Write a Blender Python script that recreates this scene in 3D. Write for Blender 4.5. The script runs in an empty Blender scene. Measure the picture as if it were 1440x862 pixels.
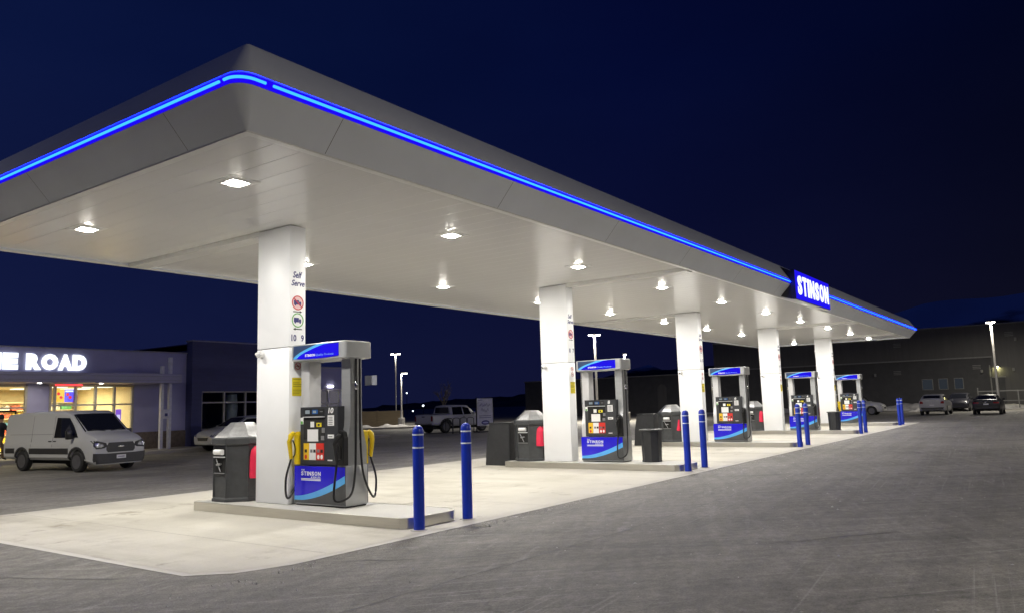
import bpy, bmesh, math, random
from mathutils import Vector, Matrix
R = math.radians
rnd = random.Random(11)
S = bpy.context.scene
C = S.collection

# ------------------------------------------------------------------ helpers
def new_mat(name):
    m = bpy.data.materials.new(name); m.use_nodes = True
    nt = m.node_tree; nt.nodes.clear()
    out = nt.nodes.new('ShaderNodeOutputMaterial')
    return m, nt, out

def noise_fac(nt, scale, detail=4, mapscale=None, rough=.55):
    tc = nt.nodes.new('ShaderNodeTexCoord')
    n = nt.nodes.new('ShaderNodeTexNoise'); n.inputs['Scale'].default_value = scale
    n.inputs['Detail'].default_value = detail; n.inputs['Roughness'].default_value = rough
    if mapscale:
        mp = nt.nodes.new('ShaderNodeMapping'); mp.inputs['Scale'].default_value = mapscale
        nt.links.new(tc.outputs['Object'], mp.inputs['Vector']); nt.links.new(mp.outputs['Vector'], n.inputs['Vector'])
    else:
        nt.links.new(tc.outputs['Object'], n.inputs['Vector'])
    return n.outputs['Fac']

def ramp(nt, fac, stops):
    r = nt.nodes.new('ShaderNodeValToRGB')
    e = r.color_ramp.elements
    e[0].position, e[0].color = stops[0][0], (*stops[0][1], 1)
    e[1].position, e[1].color = stops[-1][0], (*stops[-1][1], 1)
    for p, c in stops[1:-1]:
        k = e.new(p); k.color = (*c, 1)
    nt.links.new(fac, r.inputs['Fac'])
    return r.outputs['Color']

def mix(nt, a, b, fac, mode='MIX'):
    m = nt.nodes.new('ShaderNodeMix'); m.data_type = 'RGBA'; m.blend_type = mode
    for sock, v in ((m.inputs[6], a), (m.inputs[7], b)):
        if isinstance(v, tuple): sock.default_value = (*v[:3], 1)
        else: nt.links.new(v, sock)
    if isinstance(fac, (int, float)): m.inputs[0].default_value = fac
    else: nt.links.new(fac, m.inputs[0])
    return m.outputs[2]

def rot_noise(nt, ang, sx, sy, scale=1., detail=6, rough=.6, distort=0.):
    tc = nt.nodes.new('ShaderNodeTexCoord'); mp = nt.nodes.new('ShaderNodeMapping'); mp.vector_type = 'TEXTURE'
    mp.inputs['Rotation'].default_value = (0, 0, R(ang)); mp.inputs['Scale'].default_value = (sx, sy, 1)
    n = nt.nodes.new('ShaderNodeTexNoise'); n.inputs['Scale'].default_value = scale; n.inputs['Detail'].default_value = detail; n.inputs['Roughness'].default_value = rough; n.inputs['Distortion'].default_value = distort
    nt.links.new(tc.outputs['Object'], mp.inputs['Vector']); nt.links.new(mp.outputs['Vector'], n.inputs['Vector'])
    return n.outputs['Fac']
def mul(nt, a, b):
    m = nt.nodes.new('ShaderNodeMath'); m.operation = 'MULTIPLY'
    for k, v in enumerate((a, b)):
        if isinstance(v, (int, float)): m.inputs[k].default_value = v
        else: nt.links.new(v, m.inputs[k])
    return m.outputs[0]

def mat(name, col, rough=.5, metal=0., var=.12, scale=6., bump=0., bscale=60., spec=.5, coat=0., mapscale=None, rvar=.1):
    m, nt, out = new_mat(name)
    b = nt.nodes.new('ShaderNodeBsdfPrincipled')
    nt.links.new(b.outputs[0], out.inputs[0])
    f = noise_fac(nt, scale, 5, mapscale)
    lo = tuple(max(0, c * (1 - var)) for c in col); hi = tuple(min(1, c * (1 + var)) for c in col)
    nt.links.new(ramp(nt, f, [(.3, lo), (.7, hi)]), b.inputs['Base Color'])
    b.inputs['Metallic'].default_value = metal
    b.inputs['Specular IOR Level'].default_value = spec
    b.inputs['Coat Weight'].default_value = coat
    b.inputs['Coat Roughness'].default_value = .08
    mr = nt.nodes.new('ShaderNodeMapRange')
    mr.inputs['To Min'].default_value = max(.02, rough - rvar * .5); mr.inputs['To Max'].default_value = min(1, rough + rvar * .5)
    nt.links.new(noise_fac(nt, scale * 2.3, 4), mr.inputs['Value'])
    nt.links.new(mr.outputs[0], b.inputs['Roughness'])
    if bump:
        bp = nt.nodes.new('ShaderNodeBump'); bp.inputs['Strength'].default_value = bump; bp.inputs['Distance'].default_value = .01
        nt.links.new(noise_fac(nt, bscale, 4), bp.inputs['Height']); nt.links.new(bp.outputs[0], b.inputs['Normal'])
    return m

def emis(name, col, strength=1., sample=True):
    m, nt, out = new_mat(name)
    e = nt.nodes.new('ShaderNodeEmission'); e.inputs[0].default_value = (*col, 1); e.inputs[1].default_value = strength
    nt.links.new(e.outputs[0], out.inputs[0])
    if not sample: m.cycles.emission_sampling = 'NONE'
    return m

def glass_mat(name, tint=(.9, .95, .95), refl=.12):
    m, nt, out = new_mat(name)
    t = nt.nodes.new('ShaderNodeBsdfTransparent'); t.inputs[0].default_value = (*tint, 1)
    g = nt.nodes.new('ShaderNodeBsdfGlossy'); g.inputs['Roughness'].default_value = .03
    fr = nt.nodes.new('ShaderNodeFresnel'); fr.inputs[0].default_value = 1.45
    mx = nt.nodes.new('ShaderNodeMixShader')
    nt.links.new(fr.outputs[0], mx.inputs[0]); nt.links.new(t.outputs[0], mx.inputs[1]); nt.links.new(g.outputs[0], mx.inputs[2])
    nt.links.new(mx.outputs[0], out.inputs[0])
    return m

def mk(name, bm, m, parent=None, smooth=None, loc=None):
    bmesh.ops.recalc_face_normals(bm, faces=bm.faces[:])
    me = bpy.data.meshes.new(name); bm.to_mesh(me); bm.free()
    if isinstance(m, (list, tuple)):
        for k in m: me.materials.append(k)
    else: me.materials.append(m)
    if smooth is not None:
        me.polygons.foreach_set('use_smooth', [True] * len(me.polygons))
        me.set_sharp_from_angle(angle=R(smooth))
    o = bpy.data.objects.new(name, me); C.objects.link(o)
    if parent: o.parent = parent
    if loc: o.location = loc
    return o

def props(o, label, cat, group=None, kind=None):
    o['label'] = label; o['category'] = cat
    if group: o['group'] = group
    if kind: o['kind'] = kind
    return o

def T(name, label, cat, loc=(0, 0, 0), rz=0., group=None, kind='thing'):
    o = bpy.data.objects.new(name, None); C.objects.link(o)
    o.empty_display_size = .2
    o.location = loc; o.rotation_euler = (0, 0, rz)
    return props(o, label, cat, group, kind)

def dup(root, loc, rz=None, label=None, skip=()):
    r = root.copy(); C.objects.link(r); r.location = loc
    if rz is not None: r.rotation_euler = (0, 0, rz)
    if label: r['label'] = label
    for ch in list(root.children):
        if any(ch.name.startswith(s) for s in skip): continue
        c = ch.copy(); C.objects.link(c); c.parent = r
        for g in list(ch.children):
            d = g.copy(); C.objects.link(d); d.parent = c
    return r

def NB(): return bmesh.new()

def box(bm, x0, x1, y0, y1, z0, z1, bev=0., seg=2):
    vs = [bm.verts.new((x, y, z)) for x in (x0, x1) for y in (y0, y1) for z in (z0, z1)]
    idx = [(0, 1, 3, 2), (4, 6, 7, 5), (0, 4, 5, 1), (2, 3, 7, 6), (0, 2, 6, 4), (1, 5, 7, 3)]
    fs = [bm.faces.new([vs[i] for i in q]) for q in idx]
    if bev:
        es = list({e for f in fs for e in f.edges})
        bmesh.ops.bevel(bm, geom=es, offset=bev, segments=seg, profile=.5, affect='EDGES')
    return bm

def prism(bm, pts, origin, xd, yd, depth, bev=0.):
    """polygon pts (u,v) in plane origin+u*xd+v*yd, extruded along -normal by depth (front face on plane)."""
    o, xd, yd = Vector(origin), Vector(xd), Vector(yd); n = xd.cross(yd)
    a = [bm.verts.new(o + xd * u + yd * v) for u, v in pts]
    b = [bm.verts.new(o + xd * u + yd * v - n * depth) for u, v in pts]
    f = bm.faces.new(a); fb = bm.faces.new(list(reversed(b)))
    N = len(pts)
    for i in range(N):
        bm.faces.new((a[i], b[i], b[(i + 1) % N], a[(i + 1) % N]))
    if bev:
        bmesh.ops.bevel(bm, geom=list(f.edges), offset=bev, segments=2, affect='EDGES')
    return bm

def lathe(bm, prof, n=24, c=(0, 0, 0), axis='z'):
    rings = []
    for r, z in prof:
        ring = []
        for i in range(n):
            a = 2 * math.pi * i / n
            p = (r * math.cos(a), r * math.sin(a), z)
            if axis == 'y': p = (p[0], p[2], p[1])
            if axis == 'x': p = (p[2], p[0], p[1])
            ring.append(bm.verts.new((p[0] + c[0], p[1] + c[1], p[2] + c[2])))
        rings.append(ring)
    for a, b in zip(rings, rings[1:]):
        for i in range(n):
            bm.faces.new((a[i], a[(i + 1) % n], b[(i + 1) % n], b[i]))
    for ring in (rings[0], rings[-1]):
        try: bm.faces.new(ring)
        except ValueError: pass
    return bm

def tube(bm, pts, r, n=8, rs=None, sub=0):
    P = [Vector(p) for p in pts]
    if sub:
        Q = []
        for i in range(len(P) - 1):
            p0 = P[max(i - 1, 0)]; p1 = P[i]; p2 = P[i + 1]; p3 = P[min(i + 2, len(P) - 1)]
            for k in range(sub):
                t = k / sub
                Q.append(.5 * ((2 * p1) + (p2 - p0) * t + (2 * p0 - 5 * p1 + 4 * p2 - p3) * t * t + (3 * p1 - p0 - 3 * p2 + p3) * t ** 3))
        Q.append(P[-1]); P = Q
    rings = []
    up = Vector((.3, .2, 1)).normalized()
    for i, p in enumerate(P):
        d = (P[min(i + 1, len(P) - 1)] - P[max(i - 1, 0)]).normalized()
        a = d.cross(up)
        if a.length < .05: a = d.cross(Vector((1, 0, 0)))
        a.normalize(); b = d.cross(a)
        rr = rs[min(i, len(rs) - 1)] if rs else r
        rings.append([bm.verts.new(p + (a * math.cos(2 * math.pi * k / n) + b * math.sin(2 * math.pi * k / n)) * rr) for k in range(n)])
    for A, B in zip(rings, rings[1:]):
        for k in range(n): bm.faces.new((A[k], A[(k + 1) % n], B[(k + 1) % n], B[k]))
    bm.faces.new(rings[0]); bm.faces.new(rings[-1])
    return bm

def text_bm(bm, s, origin, xd, yd, width=None, height=None, bold=.0, shear=0., depth=.004, align='LEFT'):
    cu = bpy.data.curves.new('lettering', 'FONT'); cu.body = s; cu.offset = bold; cu.shear = shear
    cu.resolution_u = 3
    o = bpy.data.objects.new('lettering', cu); C.objects.link(o)
    dg = bpy.context.evaluated_depsgraph_get(); dg.update()
    me = bpy.data.meshes.new_from_object(o.evaluated_get(dg))
    bpy.data.objects.remove(o); bpy.data.curves.remove(cu)
    tb = bmesh.new(); tb.from_mesh(me); bpy.data.meshes.remove(me)
    xs = [v.co.x for v in tb.verts]; ys = [v.co.y for v in tb.verts]
    x0, x1, y0, y1 = min(xs), max(xs), min(ys), max(ys)
    sy = height / (y1 - y0) if height else 1
    sx = width / (x1 - x0) if width else sy
    ox = 0 if align == 'LEFT' else -(x1 - x0) * sx / 2
    O, X, Y = Vector(origin), Vector(xd), Vector(yd); n = X.cross(Y)
    r = bmesh.ops.extrude_face_region(tb, geom=tb.faces[:])
    top = {g for g in r['geom'] if isinstance(g, bmesh.types.BMVert)}
    mp = {}
    for v in tb.verts:
        u = (v.co.x - x0) * sx + ox; w = (v.co.y - y0) * sy
        mp[v] = bm.verts.new(O + X * u + Y * w + (n * depth if v in top else Vector((0, 0, 0))))
    for f in tb.faces:
        try: bm.faces.new([mp[v] for v in f.verts])
        except ValueError: pass
    tb.free()
    return bm

def spaced(bm, s, origin, xd, yd, width, height, bold, gap, depth):
    wts = [.34 if c in 'I1' else (1.08 if c in 'NOM' else .95) for c in s]
    un = (width - gap * (len(s) - 1)) / sum(wts); u = 0
    for c, q in zip(s, wts):
        o = Vector(origin) + Vector(xd) * u
        text_bm(bm, c, tuple(o), xd, yd, un * q, height, bold * 2.4, 0, depth); u += un * q + gap
def ngon(cx, cy, r, n=28, a0=0., ry=None):
    return [(cx + r * math.cos(a0 + 2 * math.pi * i / n), cy + (ry or r) * math.sin(a0 + 2 * math.pi * i / n)) for i in range(n)]

def annulus(bm, cx, cy, r0, r1, origin, xd, yd, depth=.002, n=32):
    O, X, Y = Vector(origin), Vector(xd), Vector(yd); nn = X.cross(Y)
    def P(r, i, k): 
        a = 2 * math.pi * i / n
        return bm.verts.new(O + X * (cx + r * math.cos(a)) + Y * (cy + r * math.sin(a)) - nn * k)
    g = [[P(r, i, k) for i in range(n)] for r, k in ((r0, 0), (r1, 0), (r1, depth), (r0, depth))]
    for a in range(4):
        A, B = g[a], g[(a + 1) % 4]
        for i in range(n): bm.faces.new((A[i], A[(i + 1) % n], B[(i + 1) % n], B[i]))

def lamp(name, kind, loc, power, col, size=.3, rot=(0, 0, 0), parent=None, spread=None):
    l = bpy.data.lights.new(name, kind); l.energy = power; l.color = col
    if kind == 'AREA':
        l.shape = 'SQUARE'; l.size = size
        if spread: l.spread = spread
    else: l.shadow_soft_size = size
    o = bpy.data.objects.new(name, l); C.objects.link(o); o.location = loc; o.rotation_euler = rot
    if parent: o.parent = parent
    return o

FX, FU = (0, -1, 0), (0, 0, 1)      # a face looking towards -X: viewer's right is -Y
SX, SU = (1, 0, 0), (0, 0, 1)       # a face looking towards -Y: viewer's right is +X

# ------------------------------------------------------------------ materials
M = {}
M['white'] = mat('white_panel', (.90, .91, .93), .42, var=.03, scale=1.2)
M['fascia'] = mat('fascia_panel', (.74, .77, .83), .42, var=.04, scale=.8)
M['fascia_seam'] = mat('fascia_seam', (.12, .12, .13), .6)
M['soffit_trim'] = mat('soffit_trim', (.86, .86, .84), .3, var=.03)
M['neon_core'] = emis('neon_core', (.0018, .016, 1.), 36.)
M['neon_band'] = emis('neon_band', (.012, .002, .80), 1., sample=False)
M['lens'] = emis('lamp_lens', (1., .95, .86), 16., sample=False)
M['canopy_lens'] = emis('canopy_lamp_lens', (1., .96, .87), 90.)
M['post_lens'] = emis('post_lamp_lens', (1., .94, .82), 30., sample=False)
M['steel'] = mat('brushed_steel', (.58, .56, .51), .29, 1., var=.07, scale=3, mapscale=(.6, .6, 30), rvar=.05)
M['steel_plain'] = mat('galvanised_steel', (.36, .365, .375), .38, .9, var=.15, scale=14)
M['blue_sleeve'] = mat('blue_plastic_sleeve', (.008, .035, .42), .32, var=.10, scale=5, bump=.03)
M['band_white'] = mat('reflective_band', (.75, .80, .85), .3, var=.05)
M['dark_bin'] = mat('dark_grey_plastic', (.055, .058, .062), .42, var=.15, scale=9, bump=.08, bscale=140)
M['black_bin'] = mat('black_plastic', (.022, .023, .026), .45, var=.2, scale=9, bump=.08, bscale=140)
M['black'] = mat('black_rubber', (.012, .012, .013), .38, var=.2)
M['void'] = mat('dark_cavity', (.008, .008, .008), .8)
M['pump_grey'] = mat('pump_grey_steel', (.42, .43, .44), .34, .55, var=.05, scale=2, mapscale=(1, 1, 6))
M['pump_silver'] = mat('pump_light_cladding', (.62, .62, .63), .33, .25, var=.04)
M['valance'] = mat('valance_grey', (.40, .41, .42), .38, .3, var=.04)
M['pump_head'] = mat('pump_dark_face', (.035, .037, .042), .36, var=.10)
M['pump_base'] = mat('pump_base_grey', (.085, .087, .09), .34, .2, var=.08)
M['sign_blue'] = mat('deep_blue_film', (.012, .006, .62), .22, var=.05, scale=2, coat=.4)
M['sign_blue_lit'] = emis('valance_blue_backlit', (.018, .010, .80), .9, sample=False)
M['sky_blue'] = mat('light_blue_film', (.10, .42, .88), .25, var=.08, scale=3, coat=.3)
M['slate'] = mat('slate_film', (.030, .055, .13), .3, var=.1)
M['print_white'] = mat('white_print', (.80, .80, .80), .4, var=.02)
M['print_navy'] = mat('navy_print', (.03, .03, .16), .4, var=.05)
M['print_lblue'] = mat('pale_blue_print', (.16, .30, .85), .4, var=.05)
M['print_red'] = mat('red_print', (.50, .02, .03), .4, var=.05)
M['print_green'] = mat('green_print', (.10, .36, .06), .4, var=.05)
M['print_pink'] = mat('pale_pink_print', (.72, .50, .50), .4, var=.03)
M['print_black'] = mat('black_print', (.02, .02, .02), .45, var=.05)
M['yellow'] = mat('yellow_plastic', (.72, .52, .01), .35, var=.08)
M['notice'] = mat('yellow_notice', (.75, .62, .02), .45, var=.06)
M['yellow_btn'] = mat('yellow_button', (.75, .47, .02), .4, var=.05)
M['red_btn'] = mat('red_button', (.60, .03, .02), .4, var=.05)
M['grey_btn'] = mat('grey_button', (.18, .18, .19), .4)
M['lcd'] = emis('lcd_panel', (.42, .48, .50), .5, sample=False)
M['lcd_blue'] = emis('lcd_blue', (.05, .14, .35), .6, sample=False)
M['red_cover'] = mat('red_fabric_cover', (.72, .02, .07), .55, var=.12, scale=7, bump=.3, bscale=12)
M['cam_white'] = mat('camera_white', (.7, .7, .7), .3)
M['chrome'] = mat('polished_metal', (.7, .7, .72), .15, 1., var=.05)
M['sign_face'] = emis('sign_face_blue', (.012, .006, .70), 1.1, sample=False)
M['sign_letter'] = emis('sign_letter_white', (.93, .97, 1.), 1.15)
M['store_letter'] = emis('store_letter_white', (.92, .97, 1.), 1.5)
M['dark_metal'] = mat('dark_metal', (.02, .02, .025), .45, .3)

def soffit_mat():
    m, nt, out = new_mat('soffit_decking')
    b = nt.nodes.new('ShaderNodeBsdfPrincipled'); nt.links.new(b.outputs[0], out.inputs[0])
    tc = nt.nodes.new('ShaderNodeTexCoord'); sp = nt.nodes.new('ShaderNodeSeparateXYZ')
    nt.links.new(tc.outputs['Object'], sp.inputs[0])
    f = noise_fac(nt, .5, 4)
    nt.links.new(ramp(nt, f, [(.3, (.91, .905, .885)), (.7, (.95, .945, .93))]), b.inputs['Base Color'])
    b.inputs['Roughness'].default_value = .21; b.inputs['Specular IOR Level'].default_value = .35
    mm = nt.nodes.new('ShaderNodeMath'); mm.operation = 'FRACT'
    ms = nt.nodes.new('ShaderNodeMath'); ms.operation = 'DIVIDE'; ms.inputs[1].default_value = .41
    nt.links.new(sp.outputs['X'], ms.inputs[0]); nt.links.new(ms.outputs[0], mm.inputs[0])
    cr = ramp(nt, mm.outputs[0], [(0., (0, 0, 0)), (.05, (1, 1, 1))])
    nt.links.new(mix(nt, b.inputs['Base Color'].links[0].from_socket, ramp(nt, mm.outputs[0], [(.0, (.72, .72, .72)), (.022, (1, 1, 1))]), 1., 'MULTIPLY'), b.inputs['Base Color'])
    bp = nt.nodes.new('ShaderNodeBump'); bp.inputs['Strength'].default_value = .8; bp.inputs['Distance'].default_value = .006
    b2 = nt.nodes.new('ShaderNodeBump'); b2.inputs['Strength'].default_value = .10; b2.inputs['Distance'].default_value = .02
    nt.links.new(noise_fac(nt, 1.1, 2, (1, .35, 1)), b2.inputs['Height'])
    nt.links.new(cr, bp.inputs['Height']); nt.links.new(b2.outputs[0], bp.inputs['Normal'])
    nt.links.new(bp.outputs[0], b.inputs['Normal'])
    return m
M['soffit'] = soffit_mat()

def asphalt_mat():
    m, nt, out = new_mat('weathered_asphalt')
    b = nt.nodes.new('ShaderNodeBsdfPrincipled'); nt.links.new(b.outputs[0], out.inputs[0])
    base = ramp(nt, noise_fac(nt, .18, 6, None, .62), [(.25, (.125, .118, .104)), (.75, (.232, .222, .200))])
    c = base
    # drag marks and tyre tracks: long streaks in several directions
    for ang, L, W, lo, hi, amt in ((-54, 7., .35, .74, 1.2, .55), (-40, 3., .12, .78, 1.2, .5), (3, 9., .5, .74, 1.18, .7), (28, 5., .22, .80, 1.18, .6), (-54, 14., 1.3, .80, 1.15, .7)):
        f = rot_noise(nt, ang, L, W, 1., 5, .6, .15)
        c = mix(nt, c, ramp(nt, f, [(.33, (lo, lo, lo * 1.01)), (.5, (1, 1, 1)), (.68, (hi, hi, hi * .99))]), amt, 'MULTIPLY')
    # pale salt and scrape marks
    for ang, L, W, t0, t1, k, ms in ((20, 1.8, .16, .57, .72, .34, .30), (-54, 2.2, .14, .56, .72, .36, .25), (-42, 3.2, .05, .575, .66, .5, .17), (5, 5., .05, .58, .67, .42, .2), (35, .5, .3, .56, .74, .4, .5)):
        f = ramp(nt, rot_noise(nt, ang, L, W, 1., 4, .6, .3), [(t0, (0, 0, 0)), (t1, (1, 1, 1))])
        ms_ = ramp(nt, noise_fac(nt, ms, 3), [(.45, (0, 0, 0)), (.60, (1, 1, 1))])
        c = mix(nt, c, (.36, .35, .33), mul(nt, mul(nt, f, ms_), k))
    # dark oil drips and patches
    c = mix(nt, c, ramp(nt, noise_fac(nt, .9, 6, None, .7), [(.24, (.55, .55, .55)), (.36, (1, 1, 1))]), .7, 'MULTIPLY')
    mid = noise_fac(nt, 9., 5, None, .72)
    c = mix(nt, c, ramp(nt, mid, [(.3, (.68, .68, .68)), (.5, (1, 1, 1)), (.72, (1.36, 1.36, 1.34))]), .8, 'MULTIPLY')
    ag = noise_fac(nt, 46., 3, None, .75)
    c = mix(nt, c, ramp(nt, ag, [(.3, (.6, .6, .6)), (.5, (1, 1, 1)), (.75, (1.5, 1.5, 1.48))]), .8, 'MULTIPLY')
    # cracks
    v = nt.nodes.new('ShaderNodeTexVoronoi'); v.feature = 'DISTANCE_TO_EDGE'; v.inputs['Scale'].default_value = .16
    tc = nt.nodes.new('ShaderNodeTexCoord')
    wn = nt.nodes.new('ShaderNodeTexNoise'); wn.inputs['Scale'].default_value = .9; wn.inputs['Detail'].default_value = 6
    nt.links.new(tc.outputs['Object'], wn.inputs['Vector'])
    av = nt.nodes.new('ShaderNodeVectorMath'); av.operation = 'MULTIPLY_ADD'; av.inputs[1].default_value = (1.6, 1.6, 1.6)
    nt.links.new(wn.outputs['Color'], av.inputs[0]); nt.links.new(tc.outputs['Object'], av.inputs[2])
    nt.links.new(av.outputs[0], v.inputs['Vector'])
    ck = ramp(nt, v.outputs['Distance'], [(.0015, (.5, .5, .5)), (.006, (1, 1, 1))])
    cm = ramp(nt, noise_fac(nt, .2, 2), [(.48, (0, 0, 0)), (.6, (1, 1, 1))])
    c = mix(nt, c, ck, mul(nt, cm, .6), 'MULTIPLY')
    nt.links.new(c, b.inputs['Base Color'])
    b.inputs['Roughness'].default_value = .72; b.inputs['Specular IOR Level'].default_value = .35
    bp = nt.nodes.new('ShaderNodeBump'); bp.inputs['Strength'].default_value = .7; bp.inputs['Distance'].default_value = .014
    b2 = nt.nodes.new('ShaderNodeBump'); b2.inputs['Strength'].default_value = .4; b2.inputs['Distance'].default_value = .03
    nt.links.new(mid, b2.inputs['Height'])
    nt.links.new(ag, bp.inputs['Height']); nt.links.new(b2.outputs[0], bp.inputs['Normal']); nt.links.new(bp.outputs[0], b.inputs['Normal'])
    return m
M['asphalt'] = asphalt_mat()

def concrete_mat(name, lo, hi, joint=None, streaks=True):
    m, nt, out = new_mat(name)
    b = nt.nodes.new('ShaderNodeBsdfPrincipled'); nt.links.new(b.outputs[0], out.inputs[0])
    c = ramp(nt, noise_fac(nt, .45, 6, None, .62), [(.28, lo), (.72, hi)])
    if streaks:
        s = noise_fac(nt, 1., 6, (.9, .22, 1.), .65)
        c = mix(nt, c, ramp(nt, s, [(.3, (.74, .73, .70)), (.5, (1, 1, 1)), (.7, (1.08, 1.08, 1.07))]), .8, 'MULTIPLY')
        s3 = ramp(nt, noise_fac(nt, 1.7, 7, None, .72), [(.34, (.50, .47, .42)), (.45, (1, 1, 1))])
        c = mix(nt, c, s3, mul(nt, ramp(nt, noise_fac(nt, .35, 2), [(.45, (0, 0, 0)), (.6, (1, 1, 1))]), .75), 'MULTIPLY')
        s2 = noise_fac(nt, 1., 7, (.25, 1.2, 1.), .65)
        c = mix(nt, c, ramp(nt, s2, [(.32, (.86, .85, .83)), (.5, (1, 1, 1))]), .6, 'MULTIPLY')
    st = noise_fac(nt, 2.2, 6, None, .7)
    c = mix(nt, c, ramp(nt, st, [(.26, (.62, .58, .52)), (.36, (1, 1, 1))]), .35, 'MULTIPLY')
    fine = noise_fac(nt, 48., 3)
    c = mix(nt, c, ramp(nt, fine, [(.3, (.9, .9, .9)), (.7, (1.06, 1.06, 1.06))]), .6, 'MULTIPLY')
    nt.links.new(c, b.inputs['Base Color'])
    b.inputs['Roughness'].default_value = .7; b.inputs['Specular IOR Level'].default_value = .35
    bp = nt.nodes.new('ShaderNodeBump'); bp.inputs['Strength'].default_value = .2; bp.inputs['Distance'].default_value = .006
    nt.links.new(fine, bp.inputs['Height']); nt.links.new(bp.outputs[0], b.inputs['Normal'])
    return m
M['pad'] = concrete_mat('pad_concrete', (.465, .442, .388), (.565, .54, .48))
M['pad_edge'] = concrete_mat('pad_edge_concrete', (.53, .505, .455), (.60, .58, .53), streaks=False)
M['joint'] = mat('joint_sealant', (.27, .26, .24), .8)
M['island_top'] = concrete_mat('island_concrete', (.46, .45, .42), (.56, .55, .52), streaks=False)
M['walk'] = concrete_mat('walk_concrete', (.30, .28, .25), (.42, .40, .36), streaks=False)
M['snow'] = mat('dirty_snow', (.40, .39, .38), .8, var=.4, scale=1.5, bump=.5, bscale=8)
M['paint'] = mat('worn_line_paint', (.35, .33, .26), .8, var=.4, scale=4)

# ------------------------------------------------------------------ camera and sky
cam = bpy.data.cameras.new('Camera'); camo = bpy.data.objects.new('Camera', cam); C.objects.link(camo)
right = Vector((0.5833343, -0.8116872, -0.02974864)); up = Vector((-0.0849026, -0.09736013, 0.99162117)); fwd = Vector((0.80778255, 0.5759209, 0.12570786))
mw = Matrix.Identity(4)
for i in range(3):
    mw[i][0] = right[i]; mw[i][1] = up[i]; mw[i][2] = -fwd[i]
mw[2][3] = 1.7
camo.matrix_world = mw
cam.sensor_width = 36; cam.lens = 36 * 1088.43 / 1440
cam.clip_start = .05; cam.clip_end = 4000
S.camera = camo

w = bpy.data.worlds.new('World'); S.world = w; w.use_nodes = True
nt = w.node_tree; nt.nodes.clear()
wo = nt.nodes.new('ShaderNodeOutputWorld'); bg = nt.nodes.new('ShaderNodeBackground')
tc = nt.nodes.new('ShaderNodeTexCoord')
dt = nt.nodes.new('ShaderNodeVectorMath'); dt.operation = 'DOT_PRODUCT'; dt.inputs[1].default_value = (-.583, .812, 0)
nt.links.new(tc.outputs['Generated'], dt.inputs[0])
mr_ = nt.nodes.new('ShaderNodeMapRange'); mr_.inputs['From Min'].default_value = -1; mr_.inputs['From Max'].default_value = 1
nt.links.new(dt.outputs['Value'], mr_.inputs['Value'])
skyc = ramp(nt, mr_.outputs[0], [(0., (.0006, .0014, .010)), (.22, (.0007, .0018, .0125)), (.42, (.0013, .0033, .030)), (.60, (.0022, .0058, .039)), (.78, (.0034, .0080, .049)), (1., (.004, .009, .058))])
sz = nt.nodes.new('ShaderNodeSeparateXYZ'); nt.links.new(tc.outputs['Generated'], sz.inputs[0])
hz = ramp(nt, sz.outputs['Z'], [(0., (.0042, .0030, .0)), (.12, (.0026, .0018, .0)), (.40, (0, 0, 0))])
ah = nt.nodes.new('ShaderNodeVectorMath'); ah.operation = 'ADD'; nt.links.new(skyc, ah.inputs[0]); nt.links.new(hz, ah.inputs[1]); skyc = ah.outputs[0]
# Nishita twilight adds a faint physical gradient on top
sk = nt.nodes.new('ShaderNodeTexSky'); sk.sky_type = 'NISHITA'; sk.sun_disc = False; sk.sun_elevation = R(-6); sk.sun_rotation = R(200)
sc = nt.nodes.new('ShaderNodeVectorMath'); sc.operation = 'SCALE'; sc.inputs[3].default_value = .004
nt.links.new(sk.outputs[0], sc.inputs[0])
ad = nt.nodes.new('ShaderNodeVectorMath'); ad.operation = 'ADD'
nt.links.new(skyc, ad.inputs[0]); nt.links.new(sc.outputs[0], ad.inputs[1])
cn = nt.nodes.new('ShaderNodeTexNoise'); cn.inputs['Scale'].default_value = 2.2; cn.inputs['Detail'].default_value = 5; cn.inputs['Roughness'].default_value = .55
cmap = nt.nodes.new('ShaderNodeMapping'); cmap.inputs['Scale'].default_value = (1, 1, 2.6); nt.links.new(tc.outputs['Generated'], cmap.inputs['Vector']); nt.links.new(cmap.outputs[0], cn.inputs['Vector'])
cl = ramp(nt, cn.outputs['Fac'], [(.3, (.86, .87, .90)), (.7, (1.16, 1.13, 1.08))])
nt.links.new(mix(nt, ad.outputs[0], cl, 1., 'MULTIPLY'), bg.inputs[0]); bg.inputs[1].default_value = .84
nt.links.new(bg.outputs[0], wo.inputs[0])

S.render.engine = 'CYCLES'
S.cycles.use_denoising = True
S.cycles.max_bounces = 8; S.cycles.diffuse_bounces = 5; S.cycles.glossy_bounces = 4; S.cycles.transparent_max_bounces = 12
S.cycles.sample_clamp_indirect = 6.
S.cycles.caustics_reflective = False; S.cycles.caustics_refractive = False
S.view_settings.view_transform = 'Standard'; S.view_settings.look = 'None'; S.view_settings.exposure = .17; S.view_settings.gamma = 1

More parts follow.
